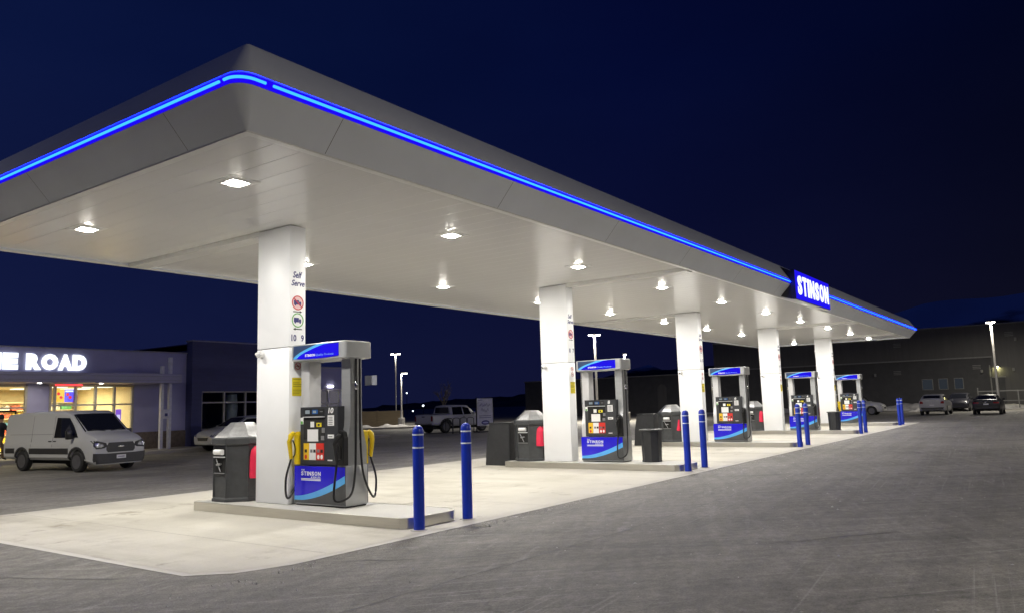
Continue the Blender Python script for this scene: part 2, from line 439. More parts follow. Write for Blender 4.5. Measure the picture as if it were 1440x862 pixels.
# ------------------------------------------------------------------ ground
def sheet(name, pts, z, m):
    bm = NB(); vs = [bm.verts.new((x, y, z)) for x, y in pts]; bm.faces.new(vs)
    o = mk(name, bm, m); o['kind'] = 'structure'; return o
def rrect(x0, x1, y0, y1): return [(x0, y0), (x1, y0), (x1, y1), (x0, y1)]
sheet('parking_lot', rrect(-700, 1500, -700, 1500), 0, M['asphalt'])
PX0, PX1, PY0, PY1 = 4.83, 50.2, 7.23, 15.85
pad = [(PX0, 7.84), (5.20, 7.44), (5.80, PY0 + .02), (7.2, PY0), (PX1, PY0), (PX1, PY1), (PX0, PY1)]
sheet('pad_border', pad, .006, M['pad_edge'])
e = .10
sheet('concrete_pad', [(PX0 + e, 7.89), (5.26, 7.53), (5.84, PY0 + e + .02), (7.2, PY0 + e), (PX1 - e, PY0 + e), (PX1 - e, PY1 - e), (PX0 + e, PY1 - e)], .010, M['pad'])
ISX = [8.72 + 9.39 * i for i in range(5)]
k = 0
for x in [ISX[0] - 2.3 + 4.695 * i for i in range(10)]:
    sheet('pad_joint', rrect(x - .006, x + .006, PY0 + .18, PY1 - .18), .014, M['joint'])
M['seam_tar'] = mat('paving_seam_tar', (.075, .074, .072), .6, var=.4, scale=2)
def crack(pts, w_, name='sealed_crack'):
    bm = NB(); P = []
    for (ax, ay), (bx, by) in zip(pts, pts[1:]):
        n = max(2, int(math.hypot(bx - ax, by - ay) / .25))
        P += [(ax + (bx - ax) * i / n + rnd.gauss(0, .018), ay + (by - ay) * i / n + rnd.gauss(0, .018)) for i in range(n)]
    P.append(pts[-1]); L = []; Rr = []
    for i, p in enumerate(P):
        q = P[min(i + 1, len(P) - 1)]; o = P[max(i - 1, 0)]; dx, dy = q[0] - o[0], q[1] - o[1]; l = math.hypot(dx, dy) or 1
        h = w_ * rnd.uniform(.5, 1.3); L.append(bm.verts.new((p[0] - dy / l * h, p[1] + dx / l * h, .0035))); Rr.append(bm.verts.new((p[0] + dy / l * h, p[1] - dx / l * h, .0035)))
    for i in range(len(P) - 1): bm.faces.new((L[i], L[i + 1], Rr[i + 1], Rr[i]))
    o = mk(name, bm, M['seam_tar']); o['kind'] = 'structure'
crack([(4.6, 5.2), (9, 5.0), (16, 5.05), (28, 4.7), (48, 4.8)], .010, 'paving_seam')
crack([(6.2, 6.9), (6.9, 5.9), (8.3, 4.6), (9.2, 3.1), (10.8, 1.9)], .012)
crack([(14.2, 6.6), (13.6, 5.4), (14.1, 4.6)], .007)
crack([(4.4, 8.4), (3.7, 9.8), (4.0, 12.5), (3.4, 16)], .012)
# parking lines
for (x0, y0, x1, y1) in ((9.2, 24.4, 9.2, 31.5), (15.6, 24.4, 15.6, 31.5), (18.9, 24.4, 18.9, 31.5), (6.0, 24.4, 6.0, 31.5), (71.6, 3.4, 66.6, 3.4), (71.6, 7.0, 66.6, 7.0), (71.6, 10.6, 66.6, 10.6)):
    if x0 == x1: sheet('parking_line', rrect(x0 - .05, x0 + .05, y0, y1), .005, M['paint'])
    else: sheet('parking_line', rrect(x1, x0, y0 - .05, y0 + .05), .005, M['paint'])

bm = NB()
def crumb(x, y, r, z=.004):
    vs = [bm.verts.new((x + r * math.cos(a + rnd.uniform(-.4, .4)) * rnd.uniform(.6, 1.2), y + r * math.sin(a) * rnd.uniform(.6, 1.2), z)) for a in (0, 1.57, 3.14, 4.71)]
    t = bm.verts.new((x + rnd.uniform(-.3, .3) * r, y, z + r * rnd.uniform(.5, 1)))
    for i in range(4): bm.faces.new((vs[i], vs[(i + 1) % 4], t))
for q in range(1500):
    if q % 3: x, y = rnd.uniform(2, 46), rnd.uniform(-3, 7.1)
    else:
        x = rnd.uniform(5.5, 48) if q % 2 else rnd.uniform(4.2, 12); y = 7.16 - abs(rnd.gauss(0, .16))
    crumb(x, y, abs(rnd.gauss(.006, .007)) + .003)
o = mk('salt_grit', bm, mat('salt_grit', (.42, .41, .39), .8, var=.4, scale=3)); props(o, 'loose pale salt and grit crumbs scattered over the asphalt', 'grit', None, 'stuff')

# ------------------------------------------------------------------ canopy
ZS = 4.93
X0, X1, Y0, Y1 = 5.17, 50.05, 7.32, 16.22
def ring(off, r, z, n=8):
    pts = []
    x0, x1, y0, y1 = X0 - off, X1 + off, Y0 - off, Y1 + off
    for cx, cy, a0 in ((x0 + r, y0 + r, 180), (x1 - r, y0 + r, 270), (x1 - r, y1 - r, 0), (x0 + r, y1 - r, 90)):
        for i in range(n + 1):
            a = R(a0 + 90 * i / n); pts.append((cx + r * math.cos(a), cy + r * math.sin(a), z))
    return pts
def loft_rings(bm, rings, cap0=False, cap1=False):
    V = [[bm.verts.new(p) for p in rg] for rg in rings]; n = len(V[0])
    for a, b in zip(V, V[1:]):
        for i in range(n): bm.faces.new((a[i], a[(i + 1) % n], b[(i + 1) % n], b[i]))
    if cap0: bm.faces.new(list(reversed(V[0])))
    if cap1: bm.faces.new(V[-1])
canopy = T('fuel_canopy', 'long white canopy with blue light strip over the fuel pumps', 'canopy')
bm = NB()
loft_rings(bm, [ring(-.10, .02, ZS + .01), ring(-.10, .02, 4.875), ring(-.02, .02, 4.87), ring(0, .03, 4.885), ring(.34, .21, 5.27), ring(.315, .20, 5.272),
                ring(.315, .20, 5.403), ring(.34, .21, 5.405), ring(.02, .05, 5.90), ring(-.02, .03, 5.93), ring(-.2, .03, 5.93), ring(-.2, .03, 5.80)], cap1=True)
mk('fascia', bm, M['fascia'], canopy, 40)
bm = NB(); loft_rings(bm, [ring(-.004, .02, 4.866), ring(-.004, .02, 4.885), ring(-.112, .02, 4.885), ring(-.112, .02, 4.866), ring(-.004, .02, 4.866)])
mk('soffit_trim', bm, M['soffit_trim'], canopy)
bm = NB(); box(bm, X0 + .09, X1 - .09, Y0 + .09, Y1 - .09, ZS, ZS + .08); mk('soffit', bm, M['soffit'], canopy)
bm = NB(); loft_rings(bm, [ring(.318, .20, 5.276), ring(.325, .20, 5.28), ring(.325, .20, 5.395), ring(.318, .20, 5.399)]); mk('light_channel', bm, M['neon_band'], canopy)
# neon segments
zt, rt = 5.335, .016
def seg(pts):
    bm = NB(); tube(bm, pts, rt, 8); mk('light_strip', bm, M['neon_core'], canopy, 60)
of = .353
ca = 5.17 + .09; 
def longseg(p, q, nseg):
    p, q = Vector(p), Vector(q)
    for i in range(nseg):
        a = p.lerp(q, i / nseg); b = p.lerp(q, (i + 1) / nseg); d = (q - p).normalized() * .012
        seg([a + d, b - d])
SGX = (27.35 - 2.2, 27.35 + 2.2)
longseg((X0 + .09, Y0 - of, zt), (SGX[0], Y0 - of, zt), 7); longseg((SGX[1], Y0 - of, zt), (X1 - .02, Y0 - of, zt), 7)
longseg((X0 - of, Y0 - .01, zt), (X0 - of, Y1 - .38, zt), 3); longseg((X1 + of, Y0 + .09, zt), (X1 + of, Y1 - .38, zt), 3)
longseg((X0 + .38, Y1 + of, zt), (X1 - .38, Y1 + of, zt), 15)
for (cx, cy, a0) in ((X0, Y0, 180), (X1, Y0, 270), (X1, Y1, 0), (X0, Y1, 90)):
    r = .22; sx = 1 if cx == X0 else -1; sy = 1 if cy == Y0 else -1
    ccx, ccy = cx + sx * (r - of), cy + sy * (r - of)
    pts = []
    pts += [(ccx + r * math.cos(R(a0 + t)), ccy + r * math.sin(R(a0 + t)), zt) for t in range(0, 91, 9)]
    p0, p1 = Vector(pts[0]), Vector(pts[-1])
    d0 = Vector((-math.sin(R(a0)), math.cos(R(a0)), 0)); d1 = Vector((-math.sin(R(a0 + 90)), math.cos(R(a0 + 90)), 0))
    seg([p0 - d0 * .05] + pts + [p1 + d1 * .13])
# fascia joints
def seam_face(p_lo, p_hi, t, out):
    a, b, t, out = Vector(p_lo), Vector(p_hi), Vector(t), Vector(out)
    bm = NB(); vs = [bm.verts.new(a + out * .0015 - t * .004), bm.verts.new(a + out * .0015 + t * .004), bm.verts.new(b + out * .0015 + t * .004), bm.verts.new(b + out * .0015 - t * .004)]
    bm.faces.new(vs); mk('panel_seam', bm, M['fascia_seam'], canopy)
x = X0 + 1.15
while x < X1 - .5:
    seam_face((x, Y0 - .002, 4.888), (x, Y0 - .338, 5.267), (1, 0, 0), (0, -.73, -.68))
    x += 3.62
y = Y0 + 1.15
while y < Y1 - .5:
    seam_face((X0 - .002, y, 4.888), (X0 - .338, y, 5.267), (0, 1, 0), (-.73, 0, -.68))
    y += 3.62
for i_, x in enumerate(ISX):
    ya, yb = ((11.665, 0, 11.915, 0, 0)[i_], Y1 - .115) if i_ in (0, 2) else (Y0 + .115, (0, 10.955, 0, 10.975, 10.795)[i_])
    bm = NB(); box(bm, x - .20, x + .16, ya, yb, ZS - .085, ZS - .001, .008); mk('beam_cover', bm, M['soffit_trim'], canopy)

# recessed canopy lights
proto = None
ords = ['first', 'second', 'third', 'fourth', 'fifth', 'sixth', 'seventh', 'eighth', 'ninth', 'tenth']
for row, (yy, rn) in enumerate(((9.28, 'row nearer the bollards'), (13.53, 'row nearer the store'))):
    for i in range(10):
        lx = 6.4 + 4.7 * i
        lab = 'square canopy light, %s from the near end in the %s' % (ords[i], rn)
        if proto is None:
            proto = T('canopy_light', lab, 'ceiling light', (lx, yy, ZS), 0, 'square lights in the canopy ceiling')
            bm = NB()
            loft = [[(s * a, t * a, z) for s, t in ((-1, -1), (1, -1), (1, 1), (-1, 1))] for a, z in ((.25, -.002), (.24, -.010), (.16, -.016), (.155, -.026), (.138, -.026), (.138, -.008))]
            loft_rings(bm, loft); mk('frame', bm, M['soffit_trim'], proto)
            bm = NB(); lathe(bm, [(.128, -.012), (.126, -.026), (.11, -.040), (.07, -.050), (.004, -.053)], 24); mk('lens', bm, M['canopy_lens'], proto, 60)
            o = proto
        else: o = dup(proto, (lx, yy, ZS), None, lab)
        lamp('canopy_lamp', 'AREA', (lx, yy, ZS - .060), 142 if i in (0, 9) else 128, (1., .962, .885), .26)

# ------------------------------------------------------------------ canopy sign
sg = T('canopy_sign', 'blue lit box sign reading STINSON mounted on the canopy edge', 'sign', (27.35, 6.83, 0))
bm = NB(); box(bm, -2.15, 2.15, .004, .12, 4.76, 5.72, .01); mk('cabinet', bm, M['dark_metal'], sg)
bm = NB(); box(bm, -2.13, 2.13, -.012, .003, 4.78, 5.70, .004); mk('face', bm, M['sign_face'], sg)
bm = NB(); spaced(bm, 'STINSON', (-1.93, -.0135, 4.94), SX, SU, 3.86, .62, .016, .13, .02); mk('lettering', bm, M['sign_letter'], sg)
for s in (-1, 1):
    bm = NB(); prism(bm, [(.12, 4.78), (.49, 4.90), (.17, 5.24), (.17, 5.44), (.47, 5.88), (.12, 5.70)], (s * 2.13, 0, 0), (0, 1, 0), SU, .02); mk('end_plate', bm, M['dark_metal'], sg)
bm = NB(); prism(bm, [(.0, 4.758), (.0, 4.738), (.475, 4.855), (.475, 4.872), (.13, 4.758)], (2.15, 0, 0), (0, 1, 0), SU, 4.3); mk('bottom_panel', bm, M['soffit_trim'], sg)

# ------------------------------------------------------------------ islands, columns, bollards
IH = .165
where = ['nearest the camera', 'second from the camera', 'in the middle of the row', 'fourth from the camera', 'farthest from the camera']
def rounded(x0, x1, y0, y1, r, n=4, rfar=.04):
    pts = []
    for cx, cy, a0, rr in ((x0, y0, 180, r), (x1, y0, 270, r), (x1, y1, 0, rfar), (x0, y1, 90, rfar)):
        sx = 1 if cx == x0 else -1; sy = 1 if cy == y0 else -1
        for i in range(n + 1):
            a = R(a0 + 90 * i / n); pts.append((cx + sx * rr + rr * math.cos(a), cy + sy * rr + rr * math.sin(a)))
    return pts
isl = T('pump_island', 'raised concrete pump island with steel edge, nearest the camera', 'pump island', (ISX[0], 0, 0), 0, 'pump islands')
bm = NB(); prism(bm, rounded(-.585, .585, 7.70, 12.88, .28), (0, 0, IH - .004), (1, 0, 0), (0, 1, 0), .15); mk('concrete_top', bm, M['island_top'], isl)
bm = NB()
A = rounded(-.60, .60, 7.685, 12.895, .29); B = rounded(-.584, .584, 7.701, 12.879, .279)
rings = [[(x, y, z) for x, y in P] for P, z in ((A, 0.002), (A, IH - .006), ([(a[0] * .6 + b[0] * .4, a[1] * .6 + b[1] * .4) for a, b in zip(A, B)], IH), (B, IH), (B, IH - .02))]
loft_rings(bm, rings); mk('steel_edge', bm, M['steel'], isl, 12)
for i in range(1, 5): dup(isl, (ISX[i], 0, 0), None, 'raised concrete pump island with steel edge, ' + where[i])

# bollards
proto = None
for i in range(5):
    for s, sd in ((-1, 'left'), (1, 'right')):
        lab = 'blue white-banded bollard, %s of the pair at the island %s' % (sd, where[i])
        loc = (ISX[i] + .06 + s * .56, 7.56 if s < 0 else 7.60, 0)
        if proto is None:
            proto = T('bollard', lab, 'bollard', loc, 0, 'blue bollards in pairs at the island ends')
            bm = NB(); r = .079
            lathe(bm, [(r + .004, .0), (r, .02), (r, 1.36), (r * .96, 1.395), (r * .8, 1.425), (r * .5, 1.445), (.01, 1.452)], 28); mk('sleeve', bm, M['blue_sleeve'], proto, 40)
            bm = NB(); lathe(bm, [(.125, .008), (.12, .016), (.083, .022)], 20); mk('base_collar', bm, M['walk'], proto, 40)
            for z in (1.325, 1.145):
                bm = NB(); lathe(bm, [(r, z - .011), (r + .003, z - .010), (r + .003, z + .010), (r, z + .011)], 28); mk('band', bm, M['band_white'], proto, 40)
        else: dup(proto, loc, None, lab)

# columns
CW, CD = .175, .44
nums = [('10', '9'), ('8', '7'), ('6', '5'), ('4', '3'), ('2', '1')]
def disc_sign(parent, cx, cz, r, rim, fill, bar, icon, fz):
    o0 = (0, fz, 0)
    bm = NB(); prism(bm, ngon(cx, cz, r * .98), (0, fz - .003, 0), SX, SU, .003); d = mk('round_sign', bm, fill, parent)
    bm = NB(); annulus(bm, cx, cz, r * .86, r, (0, fz - .006, 0), SX, SU, .003)
    if bar:
        c, s_ = math.cos(R(-42)), math.sin(R(-42)); h = r * .07; L = r * .88
        prism(bm, [(cx + c * a - s_ * b, cz + s_ * a + c * b) for a, b in ((-L, -h), (L, -h), (L, h), (-L, h))], (0, fz - .0085, 0), SX, SU, .004)
    mk('rim', bm, rim, d)
    bm = NB()
    if icon == 'truck':
        k = r / .13
        for a, b, c2, d2 in ((-.085, .025, -.035, .045), (.03, .075, -.035, .022)):
            prism(bm, [(cx + a * k, cz + c2 * k), (cx + b * k, cz + c2 * k), (cx + b * k, cz + d2 * k), (cx + a * k, cz + d2 * k)], (0, fz - .0055, 0), SX, SU, .002)
        for a in (-.055, .055): prism(bm, ngon(cx + a * k, cz - .042 * k, .016 * k, 10), (0, fz - .0057, 0), SX, SU, .002)
    else:
        k = r / .07
        prism(bm, [(cx - .04 * k, cz - .008 * k), (cx + .04 * k, cz - .008 * k), (cx + .04 * k, cz + .008 * k), (cx - .04 * k, cz + .008 * k)], (0, fz - .0055, 0), SX, SU, .002)
    mk('pictogram', bm, M['print_navy'] if icon == 'truck' else M['print_black'], d)
def arrow(bm, cx, cz, L, fz, sgn):
    a = L / 2
    pts = [(-a, -.008), (a - .05, -.008), (a - .05, -.022), (a, 0), (a - .05, .022), (a - .05, .008), (-a, .008)]
    prism(bm, [(cx + sgn * u, cz + v) for u, v in (pts if sgn > 0 else pts[::-1])], (0, fz - .003, 0), SX, SU, .002)
CY = [11.22, 11.40, 11.47, 11.42, 11.24]
for i in range(5):
    col = T('canopy_column', 'square white canopy column marked %s and %s' % nums[i], 'column', (ISX[i] - .02, CY[i], IH), 0, 'white canopy columns')
    top = ZS - .012 - IH
    bm = NB(); box(bm, -CW, CW, -CD, CD, .0, 2.628, .012); mk('lower_cladding', bm, M['white'], col, 40)
    bm = NB(); box(bm, -CW, CW, -CD, CD, 2.640, top, .012); mk('upper_cladding', bm, M['white'], col, 40)
    bm = NB(); box(bm, -CW + .012, CW - .012, -CD + .012, CD - .012, 2.62, 2.65); mk('panel_joint', bm, M['fascia_seam'], col)
    fz = -CD
    bm = NB()
    text_bm(bm, 'Self', (-.105, fz - .0005, 3.83), SX, SU, .20, .115, .025, .25, .002); text_bm(bm, 'Serve', (-.135, fz - .0005, 3.69), SX, SU, .285, .105, .025, .25, .002)
    mk('self_serve_lettering', bm, M['print_navy'], col)
    disc_sign(col, .0, 3.40, .125, M['print_red'], M['print_pink'], True, 'truck', fz)
    bm = NB(); arrow(bm, 0, 3.245, .19, fz, 1)
    if i == 0:
        disc_sign(col, .0, 3.10, .125, M['print_green'], M['print_white'], False, 'truck', fz); arrow(bm, 0, 2.945, .19, fz, -1)
    mk('arrow', bm, M['print_black'], col)
    zn = 2.735 if i == 0 else 2.90
    for s_, n_ in zip((-.10, .075), nums[i]):
        bm = NB(); text_bm(bm, n_, (s_ - (.03 if len(n_) > 1 else 0), fz - .0005, zn), SX, SU, .105 if len(n_) > 1 else .06, .115, .03, 0, .002); mk('pump_number', bm, M['print_navy'], col)
    for z in (2.46, 2.31): disc_sign(col, .01, z, .062, M['print_red'], M['print_white'], True, 'hose', fz)
    nb = NB(); prism(nb, [(-.11, 1.80), (.125, 1.80), (.125, 2.11), (-.11, 2.11)], (0, fz - .004, 0), SX, SU, .004); nt_ = mk('notice', nb, M['notice'], col)
    nb = NB()
    for q in range(9):
        if q in (1, 5): continue
        z = 2.09 - q * .031; x1 = .105 - (.03 * ((q * 7) % 3)); prism(nb, [(-.09, z - .010), (x1, z - .010), (x1, z), (-.09, z)], (0, fz - .0062, 0), SX, SU, .002)
    mk('notice_print', nb, mat('notice_print_ink', (.28, .24, .03), .6), nt_)
    # security camera on the side that faces the camera position
    cm = props(T('security_camera', '', ''), 'small white security camera on the column marked %s and %s' % nums[i], 'security camera', 'cameras on the columns', 'thing')
    cm.location = (ISX[i] - .02 - CW, CY[i] + .30, IH + 2.55)
    bm = NB(); lathe(bm, [(.07, 0), (.07, -.02), (.055, -.035), (.045, -.05)], 18, (0, 0, 0), 'x'); mk('mount', bm, M['cam_white'], cm, 40)
    rot_ = Matrix.Rotation(R(-30), 3, 'Y') @ Matrix.Rotation(R(-30), 3, 'Z')
    bm = NB(); lathe(bm, [(.02, -.045), (.05, -.05), (.052, -.10), (.04, -.12)], 18, (0, 0, 0), 'x'); bmesh.ops.rotate(bm, cent=(-.05, 0, 0), matrix=rot_, verts=bm.verts); mk('housing', bm, M['cam_white'], cm, 40)
    bm = NB(); lathe(bm, [(.036, -.118), (.034, -.126), (.015, -.130)], 16, (0, 0, 0), 'x'); bmesh.ops.rotate(bm, cent=(-.05, 0, 0), matrix=rot_, verts=bm.verts); mk('lens', bm, M['black'], cm, 40)
    # extinguisher under a red cover
    ex = props(T('fire_extinguisher', '', ''), 'red covered fire extinguisher behind the column marked %s and %s' % nums[i], 'fire extinguisher', 'fire extinguishers on the columns', 'thing')
    ex.location = (ISX[i] - (.02 if i == 0 else .12), CY[i] + CD + .16, IH)
    bm = NB()
    prof = [(.145, .40), (.15, .44), (.14, .60), (.135, .78), (.12, .88), (.07, .95), (.02, .96)]
    lathe(bm, prof, 20)
    for v in bm.verts:
        a = math.atan2(v.co.y, v.co.x); f = 1 + .10 * math.sin(3 * a + v.co.z * 9) * (1.1 - v.co.z); v.co.x *= f * 1.1; v.co.y *= f
    mk('cover', bm, M['red_cover'], ex, 60)
    bm = NB(); box(bm, -.05, .05, -.165, -.13, .50, .80, .006); mk('bracket', bm, M['black'], ex)

# ------------------------------------------------------------------ fuel pumps
def curve_strip(f0, f1, u0, u1, n=14):
    a = [(u0 + (u1 - u0) * i / n, f0(u0 + (u1 - u0) * i / n)) for i in range(n + 1)]
    b = [(u0 + (u1 - u0) * i / n, f1(u0 + (u1 - u0) * i / n)) for i in range(n + 1)]
    return a + b[::-1]
def nozzle(parent, m, org, fx, name='nozzle'):
    """fx = outward direction along X (+1/-1); nozzle stands spout-up in its holster, grip outwards"""
    x, y, z = org
    bm = NB()
    tube(bm, [(x + fx * .02, y, z + .30), (x + fx * .05, y, z + .31), (x + fx * .10, y, z + .27), (x + fx * .13, y, z + .18), (x + fx * .11, y, z + .02), (x + fx * .09, y, z - .10)], .04, 10, rs=[.030, .042, .052, .045, .036, .030])
    for v in bm.verts: v.co.y = y + (v.co.y - y) * .8
    n = mk(name, bm, m, parent, 60)
    bm = NB(); tube(bm, [(x + fx * .06, y, z + .20), (x + fx * .015, y, z + .10), (x + fx * .02, y, z - .04), (x + fx * .08, y, z - .09)], .011, 6, sub=3); mk('trigger_guard', bm, M['black'], n, 60)
    return n
def build_pump(label, loc):
    p = T('fuel_pump', label, 'fuel pump', loc, 0, 'fuel pumps on the islands')
    W = .62; D = .235
    bm = NB(); box(bm, -D, D, -W, W, .02, .645, .012); mk('base_cabinet', bm, M['pump_grey'], p, 40)
    bm = NB(); box(bm, -D + .02, D - .02, -W + .02, W - .02, 0, .03); mk('plinth', bm, M['black'], p)
    f_lo = lambda u: .085 + .305 * max(0, (u - .12) / 1.12) ** 1.75
    f_hi = lambda u: .150 + .36 * max(0, (u - .05) / 1.19) ** 1.6
    for s, xd, ox in ((-1, (0, -1, 0), (-D - .012, W - .006, 0)), (1, (0, 1, 0), (D + .012, -W + .006, 0))):
        u1 = 1.228
        bm = NB(); prism(bm, [(0, .04), (u1, .04), (u1, .64), (0, .64)], ox, xd, FU, .014); fp = mk('front_panel', bm, M['pump_base'], p)
        o2 = (ox[0] + s * .0025, ox[1], 0)
        bm = NB(); prism(bm, curve_strip(f_hi, lambda u: .638, 0.002, u1 - .002), o2, xd, FU, .002); mk('blue_film', bm, M['sign_blue'], fp)
        bm = NB(); prism(bm, curve_strip(f_lo, f_hi, 0.002, u1 - .002), o2, xd, FU, .002); mk('swoosh', bm, M['sky_blue'], fp)
        o3 = (ox[0] + s * .0026, ox[1], 0)
        def P(u, v): return tuple(Vector(o3) + Vector(xd) * u + Vector((0, 0, v)))
        bm = NB()
        text_bm(bm, 'THE', P(.175, .563), xd, FU, .085, .024, .02, 0, .002)
        spaced(bm, 'STINSON', P(.175, .486), xd, FU, .48, .066, .015, .014, .002)
        text_bm(bm, '& SON LTD.', P(.42, .448), xd, FU, .235, .026, .02, 0, .002)
        for v0, v1 in ((.428, .440), (.405, .421)):
            prism(bm, [(.175, v0), (.655, v0), (.655, v1), (.175, v1)], tuple(Vector(o3) + Vector((s * .002, 0, 0))), xd, FU, .002)
        mk('lettering', bm, M['print_white'], fp)
    # pillars with flared foot
    prof = [(-D + .01, .648), (-D + .01, .92), (-D + .03, 1.02), (-.165, 1.16), (-.135, 1.28), (-.125, 1.40), (-.125, 2.37)]
    prof = prof + [(-a, b) for a, b in prof[::-1]]
    for s in (-1, 1):
        y = -W + .012 if s < 0 else W - .012 - .215
        bm = NB()
        prism(bm, prof, (0, y, 0), (1, 0, 0), FU, .205); mk('pillar', bm, M['pump_silver'] if s > 0 else M['pump_grey'], p, 30)
    # electronics head
    for s in (-1, 1):
        hx = .255
        xd = (0, s, 0)
        o = (s * hx, -s * .47, 0)
        bm = NB(); prism(bm, [(0, .66), (.94, .66), (.94, 1.60), (0, 1.60)], o, xd, FU, .24, .012); hd = mk('electronics_head', bm, M['pump_head'], p, 40)
        ff = lambda k: (s * (hx + k), -s * .47, 0)
        def rect(name, u0, u1, v0, v1, m, k=.004, dp=.006):
            b = NB(); prism(b, [(u0, v0), (u1, v0), (u1, v1), (u0, v1)], ff(k), xd, FU, dp, 0); return mk(name, b, m, hd)
        rect('display_frame', .12, .60, 1.46, 1.57, M['black'], .004)
        rect('display', .14, .25, 1.49, 1.55, M['lcd'], .007, .004); rect('display', .31, .45, 1.485, 1.555, M['lcd_blue'], .007, .004); rect('display', .335, .41, 1.50, 1.54, M['lcd'], .009, .004)
        rect('display', .50, .57, 1.515, 1.53, M['grey_btn'], .007, .004)
        rect('screen_recess', .10, .62, 1.07, 1.43, M['void'], .003)
        b = NB(); prism(b, [(.10, 1.43), (.62, 1.43), (.62, 1.445), (.10, 1.445)], ff(.03), xd, FU, .028); mk('hood', b, M['pump_silver'], hd)
        rect('sticker', .02, .09, 1.32, 1.43, M['print_white'], .005); rect('sticker', .03, .08, 1.325, 1.37, M['print_green'], .008, .004)
        rect('sticker', .69, .84, 1.29, 1.46, M['print_white'], .005)
        for q in range(5): rect('printed_line', .71, .81, 1.31 + q * .028, 1.322 + q * .028, M['grey_btn'], .0075, .003)
        rect('sticker', .69, .84, 1.09, 1.15, M['print_white'], .005); rect('printed_line', .71, .80, 1.11, 1.125, M['grey_btn'], .0075, .003)
        rect('card_reader', .27, .36, 1.27, 1.36, M['print_white'], .006); rect('sticker', .42, .54, 1.275, 1.34, M['notice'], .006)
        rect('sticker', .45, .50, 1.29, 1.325, M['print_black'], .009, .004)
        rect('keypad', .20, .46, 1.04, 1.235, M['print_white'], .010, .012)
        rect('reader_slot', .55, .62, 1.18, 1.26, M['grey_btn'], .007); rect('reader_slot', .53, .61, 1.06, 1.13, M['grey_btn'], .007)
        for u0, u1, m in ((.10, .235, 'yellow_btn'), (.24, .405, 'print_white'), (.41, .60, 'red_btn')):
            if 'second' in label and False: continue
            rect('grade_panel', u0, u1, .74, 1.01, M[m], .006)
        for q, u in enumerate((.13, .27, .345, .44, .52)):
            b = NB(); prism(b, ngon(u + .03, .79, .028, 12, 0, .036), ff(.010), xd, FU, .006); mk('grade_button', b, M['print_white'] if q not in (0,) else M['red_btn'], hd)
            rect('octane_label', u, u + .055, .86, .91, M['print_black'] if q % 2 == 0 else M['grey_btn'], .009, .004)
        rect('sticker', .69, .80, .73, .75, M['print_white'], .006)
        # black holster on the viewer's right
        oy = (-s) * 0
        xd2 = xd
        b = NB(); prism(b, [(.955, .66), (1.08, .66), (1.08, 1.10), (1.04, 1.19), (.955, 1.22)], ff(.02), xd, FU, .10, .008); mk('holster', b, M['black'], p)
        yc = -s * .47 + s * 1.02
        nozzle(p, M['black'], (s * (hx + .01), yc, .82), s)
        # hose of this side: from the top of the pillar down and round to the nozzle
        b = NB(); ys = s * (W + .045)
        tube(b, [(s * .05, ys - s * .0, 2.36), (s * .05, ys, 1.9), (s * .06, ys, 1.1), (s * .08, ys, .55), (s * .18, ys + s * .02, .22), (s * .34, ys - s * .05, .07 + .05), (s * .42, yc + s * .0, .16), (s * .385, yc - s * .02, .42), (s * (hx + .10), yc, .72)], .018, 8, sub=5); mk('hose', b, M['black'], p, 60)
        b = NB(); tube(b, [(-s * .04, ys, 2.36), (-s * .04, ys + s * .01, 1.95), (-s * .035, ys, 1.55), (-s * .03, ys, 1.0)], .010, 8, sub=3); mk('retractor_cable', b, M['steel_plain'], p, 60)
        b = NB(); lathe(b, [(.02, 1.86), (.03, 1.88), (.03, 1.96), (.02, 1.98)], 12, (s * .05, ys, 0)); mk('breakaway_coupling', b, M['chrome'], p, 40)
    # valance
    rr = []
    for off, z in ((-.03, 2.365), (0, 2.38), (0, 2.635), (-.02, 2.65)):
        x0, x1, y0, y1, r = -.295 - off, .295 + off, -.675 - off, .675 + off, .05
        pts = []
        for cx, cy, a0 in ((x0 + r, y0 + r, 180), (x1 - r, y0 + r, 270), (x1 - r, y1 - r, 0), (x0 + r, y1 - r, 90)):
            for i in range(6): a = R(a0 + 18 * i); pts.append((cx + r * math.cos(a), cy + r * math.sin(a), z))
        rr.append(pts)
    bm = NB(); loft_rings(bm, rr, True, True); va = mk('valance', bm, M['valance'], p, 40)
    for s in (-1, 1):
        xd = (0, s, 0); o = (s * .299, -s * .60, 0); UW = 1.13
        bot = lambda u: 2.412 - .018 * math.sin(math.pi * min(1, u / UW))
        top_ = lambda u: 2.628
        arc_hi = lambda u: min(2.628, 2.412 + .222 * (max(0, u) / .62) ** .62)
        arc_lo = lambda u: 2.405 + (min(.215, .215 * (max(0, u - .09) / .70) ** .62) if u > .09 else 0)
        bm = NB(); prism(bm, curve_strip(bot, top_, 0, UW, 20), o, xd, FU, .006); mk('slate_film', bm, M['slate'], va)
        bm = NB(); prism(bm, curve_strip(lambda u: max(bot(u), arc_lo(u) - .002), arc_hi, .01, .88, 24), (o[0] + s * .002, o[1], 0), xd, FU, .002); mk('swoosh', bm, M['sky_blue'], va)
        bm = NB(); prism(bm, curve_strip(bot, lambda u: max(bot(u) + .001, arc_lo(u)), .09, UW - .002, 24), (o[0] + s * .004, o[1], 0), xd, FU, .002); mk('blue_film', bm, M['sign_blue_lit'], va)
        def P(u, v): return tuple(Vector((o[0] + s * .0042, o[1], 0)) + Vector(xd) * u + Vector((0, 0, v)))
        bm = NB(); spaced(bm, 'STINSON', P(.31, 2.433), xd, FU, .25, .042, .014, .005, .002); mk('lettering', bm, M['print_white'], va)
        bm = NB(); text_bm(bm, 'Quality Products', P(.58, 2.424), xd, FU, .43, .048, .01, .2, .002); mk('lettering', bm, M['print_lblue'], va)
    return p
